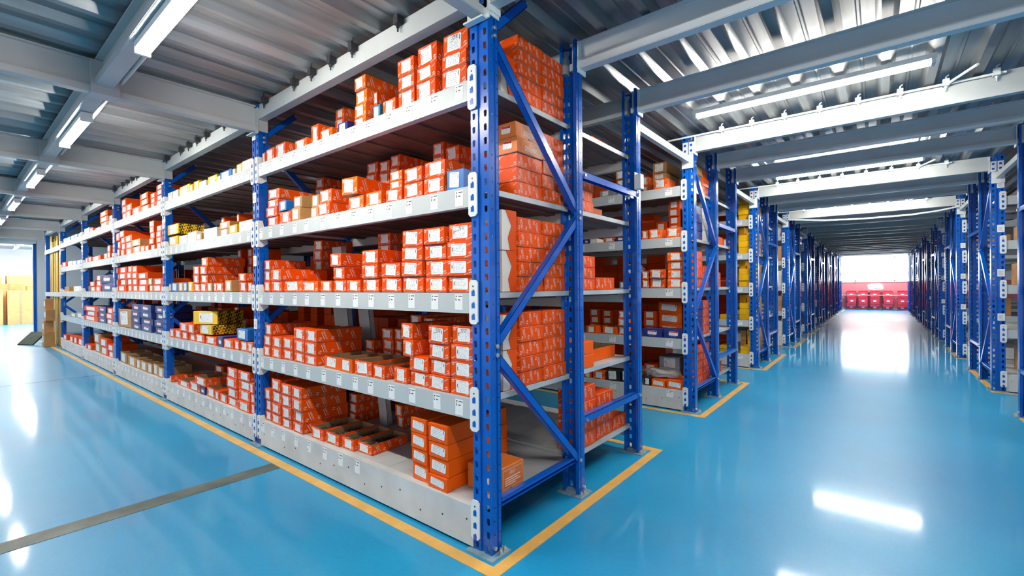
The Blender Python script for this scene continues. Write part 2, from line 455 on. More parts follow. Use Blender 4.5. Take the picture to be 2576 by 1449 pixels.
def post_mesh(flip, full=True):
    mb = MB(); t = .0028
    if full:
        punched(mb, (-.135, 0, 0), (1, 0, 0), (0, 0, 1), (0, 1, 0), .052, H, [(1, -.002)], t)
        punched(mb, (-.052, 0, 0), (1, 0, 0), (0, 0, 1), (0, 1, 0), .052, H, [(1, .002)], t)
        mb.box(-.083, -.080, 0, .010, 0, H); mb.box(-.055, -.052, 0, .010, 0, H); mb.box(-.083, -.052, .008, .0108, 0, H)
        for x in (-t, -.135):
            punched(mb, (x, 0, 0), (0, 1, 0), (0, 0, 1), (1, 0, 0), .048, H, [(.33, .004)], t)
            sx = .005 if x < -.1 else -.005
            mb.box(x + sx, x + t + sx, .048, .060, 0, H); mb.box(min(x, x + sx), max(x, x + sx) + t, .0465, .0495, 0, H); mb.box(min(x, x + sx), max(x, x + sx) + t, .0585, .0615, 0, H)
            punched(mb, (x, .060, 0), (0, 1, 0), (0, 0, 1), (1, 0, 0), .026, H, [(.28, 0)], t)
    else:
        mb.box(-.135, 0, 0, t, 0, H); mb.box(-.135, -.135 + t, 0, .086, 0, H); mb.box(-t, 0, 0, .086, 0, H)
    for x0, x1 in ((-.135, -.112), (-.023, 0)): mb.box(x0, x1, .083, .086, 0, H)
    return mb.mesh('upright_post', ['post'], flip=flip)
mirr = lambda p: (-p[0], p[1], p[2])
back = lambda p: (p[0], -p[1], p[2])
both = lambda p: (-p[0], -p[1], p[2])
POST = {(0, 0): post_mesh(None), (0, 1): post_mesh(back), (1, 0): post_mesh(mirr), (1, 1): post_mesh(both)}
def foot_meshes():
    a = MB(); a.box(-.165, .04, -.04, .12, 0, .008); b = a
    for x, y in ((.022, .05), (.022, .085), (-.15, .05)): b.cyl((x, y, .008), (x, y, .026), .011, 6, 1); b.cyl((x, y, .026), (x, y, .04), .006, 6, 1)
    b.cyl((0, .02, .045), (.016, .02, .045), .011, 6, 1)
    return a
fa = foot_meshes()
FOOT = {(s, k): fa.mesh('base_plate', ['foot', 'bolt'], flip={(0, 0): None, (0, 1): back, (1, 0): mirr, (1, 1): both}[(s, k)]) for s in (0, 1) for k in (0, 1)}
def brace_mesh(p, q, w, h, s, bolts=True):
    mb = MB(); x = -.045
    mb.bar((x, *p), (x, *q), w, h, (1, 0, 0) if False else (0, 0, 1) if abs(p[1] - q[1]) < .1 else (0, 1, 0), 0, .003)
    if bolts:
        for a in (p, q): mb.cyl((-.012, *a), (.014, *a), .011, 8, 1); mb.cyl((.006, *a), (.012, *a), .017, 6, 1)
    return mb.mesh('brace', ['brace', 'bolt'], flip=mirr if s else None)
def diag(p, q, s):
    """channel between two posts, open to the inside of the frame"""
    mb = MB(); p, q = Vector((0, *p)), Vector((0, *q)); d = (q - p).normalized(); a = Vector((1, 0, 0)); b = d.cross(a)
    L = (q - p).length
    T = Matrix((d, a, b)).transposed().to_4x4(); T.translation = p
    tx = lambda v: T @ v
    mb.box(0, L, -.008, -.005, -.026, .026, 0, tx); mb.box(0, L, -.045, -.005, .023, .026, 0, tx); mb.box(0, L, -.045, -.005, -.026, -.023, 0, tx)
    for c in (p, q):
        mb.cyl(c + Vector((-.01, 0, 0)), c + Vector((.012, 0, 0)), .008, 8, 1); mb.cyl(c + Vector((.001, 0, 0)), c + Vector((.009, 0, 0)), .014, 6, 1)
    return mb.mesh('diagonal_brace', ['brace', 'bolt'], flip=mirr if s else None)
DG, HB, SP = {}, {}, {}
for s in (0, 1):
    DG[s] = [diag((.055, 2.905), (.975, 2.03), s), diag((.975, 1.985), (.055, 1.165), s), diag((.055, 1.115), (.965, .25), s), diag((.055, 2.95), (.36, 3.24), s)]
    HB[s] = []
    for z, y0, y1 in ((.262, .075, .945),):
        mb = MB(); mb.box(-.05, -.012, y0, y1, z - .018, z - .015); mb.box(-.05, -.012, y0, y1, z + .022, z + .025); mb.box(-.052, -.049, y0, y1, z - .018, z + .025)
        mb.box(-.016, -.012, y0, y1, z + .006, z + .025)
        HB[s].append(mb.mesh('horizontal_brace', ['brace'], flip=mirr if s else None))
    SP[s] = []
    for z in (2.31, .52):
        mb = MB(); mb.box(-.055, -.002, D1 + .003, D2 - .03, z + .026, z + .03); mb.box(-.006, -.002, D1 + .003, D2 - .03, z - .022, z + .03); mb.box(-.055, -.051, D1 + .003, D2 - .03, z - .022, z + .03)
        mb.cyl((-.004, D2 - .05, z), (.012, D2 - .05, z), .016, 6, 1); mb.cyl((-.004, D1 + .03, z), (.012, D1 + .03, z), .012, 6, 1)
        SP[s].append(mb.mesh('row_spacer', ['brace', 'bolt'], flip=mirr if s else None))

def beam_mesh(kick, s, L=P):
    mb = MB(); x0, x1 = -L + (.003 if kick else .016), -.138
    if kick: mb.box(x0, x1, -.004, .0, .014, TOP[4] - .012); mb.box(x0, x1, -.004, .05, TOP[4] - .012, TOP[4])
    else:
        mb.box(x0, x1, -.004, .042, -.118, -.03); mb.box(x0, x1, -.004, .024, -.03, 0)
    if kick:
        for a in range(14):
            x = x1 - .05 - a * .205; z = .16 - (a % 3) * .035
            mb.cyl((x, -.006, z), (x, -.003, z), .006, 6, 1)
    return mb.mesh('beam', ['kick' if kick else 'beam', 'dark'], flip=mirr if s else None)
BEAM = {(k, s): beam_mesh(k, s) for k in (0, 1) for s in (0, 1)}
def conn_mesh(leftend, s, kick=0):
    """white hooked end plate: a flat on the post's face and a leg beside the post"""
    mb = MB(); a, b = (-.135 - .012, -.082) if not leftend else (-P - .052, -P + .004)
    z0, z1 = (-.178, .072)
    if kick: z0, z1 = -.178, .045
    n = 4; r = .014
    pts = [(a + r, z0), (b - r, z0), (b, z0 + r), (b, z1 - r), (b - r, z1), (a + r, z1), (a, z1 - r), (a, z0 + r)]
    V = [(x, y, z) for y in (-.013, -.0045) for x, z in pts]
    mb.add(V, [tuple(range(8)), tuple(range(15, 7, -1))] + [(i, 8 + i, 8 + (i + 1) % 8, (i + 1) % 8) for i in range(8)])
    cx = (a + b) / 2
    for z in (z1 - .075, z1 - .145, z1 - .21):
        mb.box(cx - .012, cx + .012, -.0145, -.0128, z - .014, z + .014, 1)
        mb.box(cx - .003, cx + .009, -.0145, -.0128, z + .013, z + .021, 1)
    mb.cyl((cx, -.0145, z1 - .035), (cx, -.0128, z1 - .035), .005, 8, 2)
    if leftend:  # the leg that runs in along the post's side
        x = -P + .004
        mb.add([(x, -.012, z0), (x, .02, z0 - .004), (x, .075, z0 + .03), (x, .075, z0 + .05), (x, .03, z1), (x, -.012, z1)] + [(x + .004, -.012, z0), (x + .004, .02, z0 - .004), (x + .004, .075, z0 + .03), (x + .004, .075, z0 + .05), (x + .004, .03, z1), (x + .004, -.012, z1)],
               [tuple(range(6)), tuple(range(11, 5, -1))] + [(i, 6 + i, 6 + (i + 1) % 6, (i + 1) % 6) for i in range(6)])
    return mb.mesh('beam_connector', ['plate', 'post', 'dark'], flip=mirr if s else None)
CONN = {(e, s, k): conn_mesh(e, s, k) for e in (0, 1) for s in (0, 1) for k in (0, 1)}
def panel_mesh(s, y0, y1):
    mb = MB(); n = 9; w = (P - .19) / n
    for i in range(n):
        x1 = -.092 - i * w; mb.box(x1 - w + .0015, x1 - .0015, y0, y1, -.034, -.0004)
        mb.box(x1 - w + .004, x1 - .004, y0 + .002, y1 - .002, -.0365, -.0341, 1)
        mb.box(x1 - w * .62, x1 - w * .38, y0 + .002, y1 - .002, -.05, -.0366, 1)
    return mb.mesh('shelf_panel', ['panel', 'under'], flip=mirr if s else None)
PANEL = {(s, k): panel_mesh(s, *((.026, D1 - .05) if k == 0 else (D1 + .045, D2 - .05))) for s in (0, 1) for k in (0, 1)}
def tag_mesh(seed):
    rr = random.Random(seed); mb = MB(); w, h = .064, .092
    mb.box(-w / 2, w / 2, -.0016, 0, -h, 0)
    def mark(x0, x1, z0, z1): mb.quad((x0, -.0019, z0), (x1, -.0019, z0), (x1, -.0019, z1), (x0, -.0019, z1), 1)
    mark(-.026, -.014, -.015, -.009); mark(-.004, .028, -.014, -.009)
    mark(-.026, -.021, -.034, -.022); mark(-.026, -.016, -.038, -.034); mark(-.006, .012, -.036, -.030)
    return mb.mesh('price_tag', ['paper', 'ink'])
TAG = [tag_mesh(i) for i in range(2)]
def sticker_mesh():
    mb = MB(); mb.box(-.036, .036, -.0016, 0, -.05, .05)
    for i in range(5): mb.quad((-.024, -.0019, -.03 + i * .012), (.02 - (i % 2) * .012, -.0019, -.03 + i * .012), (.02 - (i % 2) * .012, -.0019, -.025 + i * .012), (-.024, -.0019, -.025 + i * .012), 1)
    return mb.mesh('post_sticker', ['paper', 'grey_ink'])
STK = sticker_mesh()
TAGX = [-2.882, -2.673, -2.456, -2.226, -2.011, -1.762, -1.533, -1.308, -1.119, -.886, -.677, -.439, -.231]

def rack_front(x, y, s, label, group, tags=0, last=False, conn=True, detail=True):
    o = thing('storage_rack', label, 'rack', (x, y, 0), 0, group)
    sg = -1 if s else 1
    ends = [0] + ([-P * sg] if last else [])
    for e in ends:
        for k, yy in ((0, 0), (1, D1)):
            p = link('upright_post', POST[(s, k)], o, (e, yy, 0))
            f = link('base_plate', FOOT[(s, k)], p)
            if conn and k == 0 and (x < -1 or s):
                for z in TOP[:4]:
                    link('post_sticker', STK, p, (-.095 * sg, -.0005, z + .30 if not s else z + .17))
    for d in DG[s]: link('diagonal_brace', d, o)
    for d in HB[s]: link('horizontal_brace', d, o)
    for h, z in enumerate(TOP):
        kick = int(h == 4)
        b = link('front_beam' if not kick else 'kick_panel', BEAM[(kick, s)], o, (0, 0, 0 if kick else z))
        if tags and h < 5:
            xs = TAGX if tags == 1 else [TAGX[k] for k in range(len(TAGX))]
            for q, tx in enumerate(xs):
                if kick and tags == 1 and tx > -1.25: continue
                link('price_tag', TAG[q % 2], b, (tx * sg + random.uniform(-.01, .01), -.004, (z if kick else 0) - .012 + random.uniform(-.004, .004)), (0, random.uniform(-.03, .03), 0))
        if h < 4: link('rear_beam', BEAM[(0, s)], o, (0, D1 - .045, z))
        if conn:
            for e in (0, 1): link('beam_connector', CONN[(e, s, kick)], b if kick else b, (0, 0, z if kick else 0))
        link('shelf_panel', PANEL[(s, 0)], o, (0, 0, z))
    return o
def rack_rear(x, y, s, label, group, detail=True, last=False):
    o = thing('storage_rack', label, 'rack', (x, y, 0), 0, group)
    sg = -1 if s else 1
    for e in [0] + ([-P * sg] if last else []):
        p = link('upright_post', POST[(s, 1)], o, (e, D2, 0)); link('base_plate', FOOT[(s, 1)], p)
    for d in SP[s]: link('row_spacer', d, o)
    for h, z in enumerate(TOP):
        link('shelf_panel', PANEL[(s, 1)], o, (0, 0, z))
        link('rear_beam', BEAM[(0, s)], o, (0, D2 - .045, z)); link('front_beam', BEAM[(0, s)], o, (0, D1 + .008, z))
    return o
GR = 'blue post racks in rows'
for i in range(5):
    rack_front(-i * P, 0, 0, 'blue and grey shelving rack, %s of the first row facing the open aisle' % BAY[i], GR, tags=1 if i == 0 else 2 if i < 4 else 0)
    if i < 2: rack_rear(-i * P, 0, 0, 'rear shelving rack backed onto the %s of the first row' % BAY[i], GR, last=i == 1)
for j in range(1, 9):
    rn = ORD[j]
    t = rack_front(0, j * ROW, 0, 'blue post shelving rack, front unit of the %s row on the corner side' % rn, GR, last=False, conn=j < 6, detail=j < 4)
    if j < 3:
        for c in t.children:
            if c.name.startswith(('front_beam', 'kick_panel')):
                for q, tx in enumerate((-2.75, -2.5, -2.2, -1.85, -1.5, -1.05, -.72, -.3)):
                    link('price_tag', TAG[q % 2], c, (tx, -.004, (TOP[4] if c.name.startswith('kick') else 0) - .015), (0, random.uniform(-.03, .03), 0), (1.35, 1, .9))
    rack_rear(0, j * ROW, 0, 'blue post shelving rack, rear unit of the %s row on the corner side' % rn, GR, detail=j < 4)
for j in (1, 2):
    rack_front(-P, j * ROW, 0, 'blue post shelving rack, second bay of the %s row behind the first' % ORD[j], GR, last=True, detail=False)
for j in range(1, 9):
    rn = ORD[j]
    rack_front(AISLE, j * ROW, 1, 'blue post shelving rack across the straight aisle, front unit of the %s row' % rn, GR, conn=j < 6, detail=j < 4)
    rack_rear(AISLE, j * ROW, 1, 'blue post shelving rack across the straight aisle, rear unit of the %s row' % rn, GR, detail=j < 4)
mb = MB(); mb.box(-.052, 0, 0, .07, -.13, .0); mb.box(-.056, -.052, -.005, .075, -.135, .02)
SENS = mb.mesh('sensor_box', ['plate'], bevel=.004)
tag(link('sensor_box', SENS, None, (.058, D2 - .135, 2.48)), 'small white box fixed to the rear post above the blue spacer', 'box')

# ------------------------------------------------------------------ lettering
def text_mesh(txt, size):
    c = bpy.data.curves.new('lettering', 'FONT'); c.body = txt; c.size = size; c.resolution_u = 1; c.align_x = 'CENTER'; c.align_y = 'CENTER'
    o = bpy.data.objects.new('lettering', c); COL.objects.link(o)
    bpy.context.view_layer.update()
    me = bpy.data.meshes.new_from_object(o.evaluated_get(bpy.context.evaluated_depsgraph_get()))
    r = ([v.co.copy() for v in me.vertices], [tuple(p.vertices) for p in me.polygons])
    COL.objects.unlink(o); bpy.data.objects.remove(o); bpy.data.meshes.remove(me); bpy.data.curves.remove(c)
    return r
WORD_ = text_mesh('SANOU', .021); ESS = text_mesh('S', .02)
def put(mb, src, fr, mi=0):
    mb.add([fr(v.x, v.y) for v in src[0]], src[1], mi)
def logo(mb, fr, r=.0125, mi=0):
    for a0, a1 in ((.5, 2.9), (3.64, 6.04)):
        n = 7; A = []
        for i in range(n + 1):
            t = a0 + (a1 - a0) * i / n
            A += [fr(math.cos(t) * r, math.sin(t) * r), fr(math.cos(t) * r * .76, math.sin(t) * r * .76)]
        mb.add(A, [(2 * i, 2 * i + 2, 2 * i + 3, 2 * i + 1) for i in range(n)], mi)
    put(mb, ESS, lambda a, b: fr(a * .9, b * .9), mi)
def frame2d(o, u, v, ang):
    o, u, v = Vector(o), Vector(u), Vector(v); c, s = math.cos(ang), math.sin(ang)
    return lambda a, b: tuple(o + u * (a * c - b * s) + v * (a * s + b * c))
W0, DP, H0 = .15, .34, .10
def lettering_mesh(mono=False):
    mb = MB(); e = .0009
    for sx, u in ((W0 / 2 + e, (0, 1, 0)), (-W0 / 2 - e, (0, -1, 0))):
        y = lambda q: q if sx > 0 else DP - q
        for q, z, a in ((.06, .056, -1.25), (.17, .062, -1.25), (.275, .045, -1.25)):
            f = frame2d((sx, y(q), z), u, (0, 0, 1), a); put(mb, WORD_, f)
            g = [f(-.032, -.0135), f(.03, -.0135), f(.03, -.0175), f(-.032, -.0175)]; mb.quad(*g)
        for q, z in ((.025, .028), (.115, .03), (.225, .074)):
            logo(mb, frame2d((sx, y(q), z), u, (0, 0, 1), -.5))
    for x, z, a in ((.058, .080, .5), (-.057, .019, .5), (.042, .012, .3), (-.045, .090, .3)):
        f = frame2d((x, -e, z), (1, 0, 0), (0, 0, 1), a)
        put(mb, WORD_, lambda p, q: f(max(min(p * .55, .017), -.017), q * .55))
    logo(mb, frame2d((.060, -e, .026), (1, 0, 0), (0, 0, 1), .2), .011); logo(mb, frame2d((-.062, -e, .082), (1, 0, 0), (0, 0, 1), .2), .009)
    return mb
LET = lettering_mesh()
# frame of fine print on the tan cartons
mb = MB(); e = .001
for sx in (W0 / 2 + e,):
    def bar2(y0, y1, z0, z1): mb.quad((sx, y0, z0), (sx, y1, z0), (sx, y1, z1), (sx, y0, z1))
    bar2(.07, .32, .012, .0135); bar2(.07, .32, .085, .0865); bar2(.07, .072, .012, .0865); bar2(.318, .32, .012, .0865)
    put(mb, text_mesh('SANOU', .022), frame2d((sx, .19, .07), (0, 1, 0), (0, 0, 1), 0))
    for i, w in enumerate((.20, .17, .20, .14)): bar2(.095, .095 + w, .05 - i * .009, .0535 - i * .009)
TANP = mb

# ------------------------------------------------------------------ cartons
def lid_mesh(name, key, notch=True, lettering=None):
    mb = MB(); x, d, h, z0, b = W0 / 2, DP, H0, .0025, .0028
    for sx in (-1, 1):
        X = sx * x
        if notch:
            n = 8; arc = [(d / 2 + .013 * math.cos(PI * i / n), z0 + .013 * math.sin(PI * i / n)) for i in range(n + 1)]
            L = [(0, z0), (0, h - b), (d / 2, h - b), (d / 2, z0 + .013)] + [(yy, zz) for yy, zz in arc[5:]]
            R = [(d, z0), (d, h - b), (d / 2, h - b), (d / 2, z0 + .013)] + [(yy, zz) for yy, zz in arc[:4][::-1]]
            mb.add([(X, *p) for p in L], [tuple(range(len(L)))]); mb.add([(X, *p) for p in R], [tuple(range(len(R)))])
        else: mb.quad((X, 0, z0), (X, d, z0), (X, d, h - b), (X, 0, h - b))
    for y in (0, d): mb.quad((-x, y, z0), (x, y, z0), (x, y, h - b), (-x, y, h - b))
    o = [(-x, 0), (x, 0), (x, d), (-x, d)]; i_ = [(-x + b, b), (x - b, b), (x - b, d - b), (-x + b, d - b)]
    V = [(*p, h - b) for p in o] + [(*p, h) for p in i_]
    mb.add(V, [(k, (k + 1) % 4, 4 + (k + 1) % 4, 4 + k) for k in range(4)] + [(4, 5, 6, 7)])
    if lettering: mb.add(lettering.v, lettering.f, 1)
    return mb.mesh(name, [key, 'print_'])
def tray_mesh():
    mb = MB(); x = W0 / 2 - .004; mb.box(-x, x, .004, DP - .004, 0, H0 - .006); return mb.mesh('inner_tray', ['tray'])
TRAY = tray_mesh()
def open_mesh(key, lettering=None):
    mb = MB(); x, d, h, t = W0 / 2, DP, H0, .004
    mb.box(-x, x, 0, d, 0, t, 1)
    for a, b, c, e_ in ((-x, x, 0, t), (-x, x, d - t, d), (-x, -x + t, t, d - t), (x - t, x, t, d - t)):
        mb.box(a, b, c, e_, t, h, 0)
    k = .0008
    mb.box(-x + t, x - t, t, t + k, t, h - .001, 1); mb.box(-x + t, x - t, d - t - k, d - t, t, h - .001, 1)
    mb.box(-x + t, -x + t + k, t, d - t, t, h - .001, 1); mb.box(x - t - k, x - t, t, d - t, t, h - .001, 1)
    # the torn front flap folded back inside
    mb.add([(-x + t, t, h - .002), (-.01, t, h - .002), (-.02, t + .05, h - .016), (-x + t + .01, t + .045, h - .02)], [(0, 1, 2, 3)], 1)
    if lettering: mb.add(lettering.v, lettering.f, 2)
    return mb.mesh('open_tray', [key, 'inner', 'print_'])
def label_mesh(seed, w=.086, h=.074, bar=1, red=0, cx=-.008, cz=.052):
    rr = random.Random(seed); mb = MB(); a = rr.uniform(-.09, .07)
    f = frame2d((cx, -.0012, cz), (1, 0, 0), (0, 0, 1), a); g = frame2d((cx, -.0017, cz), (1, 0, 0), (0, 0, 1), a)
    r = .005
    pts = [(-w / 2 + r, -h / 2), (w / 2 - r, -h / 2), (w / 2, -h / 2 + r), (w / 2, h / 2 - r), (w / 2 - r, h / 2), (-w / 2 + r, h / 2), (-w / 2, h / 2 - r), (-w / 2, -h / 2 + r)]
    mb.add([f(*p) for p in pts], [tuple(range(8))])
    def mark(x0, x1, z0, z1, mi): mb.quad(g(x0, z0), g(x1, z0), g(x1, z1), g(x0, z1), mi)
    bx = w / 2 - .011 if bar > 0 else -w / 2 + .007
    mark(bx, bx + .004, -.008 if bar < 0 else .006, .014 if bar < 0 else .028, 1)
    for i in range(7):
        z = h / 2 - .012 - i * .0088; x = -w / 2 + .014
        while x < w / 2 - .016:
            L = rr.choice((.004, .007, .011)); mark(x, min(x + L, w / 2 - .014), z, z + .0026, 2); x += L + rr.choice((.005, .009, .016))
    mark(-w / 2 + .02, w / 2 - .02, h / 2 - .007, h / 2 - .0045, 2)
    if red: mark(-w / 2 + .002, w / 2 - .002, h / 2 - .016, h / 2 - .002, 3)
    return mb.mesh('paper_label', ['paper', 'ink', 'grey_ink', 'red_ink'])
LAB = [label_mesh(1, bar=1), label_mesh(2, bar=-1), label_mesh(5, bar=-1, cx=.004), label_mesh(8, bar=1, w=.08, cx=.002), label_mesh(9, bar=-1, w=.09, h=.07)]
LABR = label_mesh(21, w=.07, h=.05, red=1, cx=0, cz=.055)
LABW = label_mesh(31, w=.11, h=.055, bar=1, cx=0)
def pen_mesh(k):
    mb = MB()
    strokes = [[(-.008, .03), (-.016, .022), (-.012, .012), (-.002, .014), (-.001, .026), (-.008, .03)], [(.006, .032), (.004, .012)], [(.014, .03), (.005, .021), (.016, .012)], [(-.03, .004), (-.014, .006)]] if k == 0 else \
              [[(.0, .03), (-.012, .028), (-.012, .02), (-.002, .018), (-.004, .008), (-.014, .008)], [(.006, .03), (.007, .012), (.014, .01), (.018, .028)], [(-.036, .002), (-.022, .006), (-.012, .008)]]
    for st in strokes:
        for a, b in zip(st, st[1:]):
            A, B = Vector(a), Vector(b); n = Vector((-(B - A).y, (B - A).x)).normalized() * .0011; off = Vector((0, .055))
            mb.quad(*[(p.x, -.0022, p.y) for p in (A + n + off, B + n + off, B - n + off, A - n + off)])
    return mb.mesh('pen_mark', ['ink'])
PEN = [pen_mesh(0), pen_mesh(1)]
KIND = dict(u=('upright_carton', 'upright carton'), r=('red_carton', 'red carton'), e=('red_carton', 'red carton'), o=('orange_carton', 'orange carton'), q=('orange_carton', 'plain orange carton'), m=('tan_carton', 'tan orange carton'), y=('yellow_carton', 'yellow carton'),
            c=('yellow_carton', 'checked yellow carton'), k=('kraft_carton', 'kraft carton'), w=('white_carton', 'white carton'), b=('blue_carton', 'bright blue carton'), n=('navy_carton', 'navy carton'), p=('navy_carton', 'navy carton'),
            g=('grey_carton', 'grey carton'), x=('black_case', 'black case'), t=('teal_carton', 'thin teal carton'), R=('open_carton', 'open red carton'), O=('open_carton', 'open orange carton'), K=('open_carton', 'open kraft carton'))
MATKEY = dict(u='r', e='r', q='o', p='n', R='r', O='o', K='k')
LID = {k: lid_mesh('lid', MATKEY.get(k, k), notch=k in 'reoqm') for k in KIND if k not in 'ROK'}
OPEN = {k: open_mesh(MATKEY[k], LET if k == 'R' else None) for k in 'ROK'}
LIDP = {k: lid_mesh('lid', MATKEY.get(k, k), True, LET) for k in 'roe'}
LID['m'] = lid_mesh('lid', 'm', True, TANP)
counter = {}
REST = MB()          # red cartons past the first three hundred
PENS = {(0, 0, 0): 0}

def carton(kind, x, y, z, w, d, h, label, group, lod, yaw=0, lab=0, pen=None, tilt=0):
    nm, _ = KIND[kind]
    sc = (w / W0, d / DP, h / H0)
    if kind == 'u':
        o = tag(link(nm, None, None, (x, y, z), (0, 0, yaw)), label, 'carton', group)
        mb = MB(); mb.add([(a, b_, c) for a in (-w / 2, w / 2) for b_, c in ((.075, 0), (.055, h * .3), (.09, h * .62), (.035, h), (d, h), (d, 0))], [(0, 1, 2, 3, 4, 5), (11, 10, 9, 8, 7, 6)] + [(k, (k + 1) % 6, 6 + (k + 1) % 6, 6 + k) for k in range(6)])
        link('sleeve', mb.mesh('sleeve', ['r']), o)
        mb = MB(); mb.box(-w / 2 + .004, w / 2 - .004, 0, d - .004, .001, h - .002); link('white_base', mb.mesh('white_base', ['w']), o)
        return o
    if lod == 2:
        o = link(nm, OPEN[kind] if kind in OPEN else LID[kind], None, (x, y, z), (0, 0, yaw), sc)
        return tag(o, label, 'carton', group)
    o = link(nm, None, None, (x, y, z), (tilt, 0, yaw), sc); tag(o, label, 'carton', group)
    if kind in OPEN: link('open_tray', OPEN[kind], o)
    else:
        link('lid', LIDP[kind] if lod == 0 and kind in LIDP else LID[kind], o)
        if lod == 0 and kind in 'reoqm': link('inner_tray', TRAY, o)
    if kind not in 'e' and not (kind in 'yk' and y > 7):
        l = link('paper_label', LABR if kind in 'mn' else LABW if kind in 'q' else LAB[lab % len(LAB)], o)
        if pen is not None: link('pen_mark', PEN[pen], l)
    return o

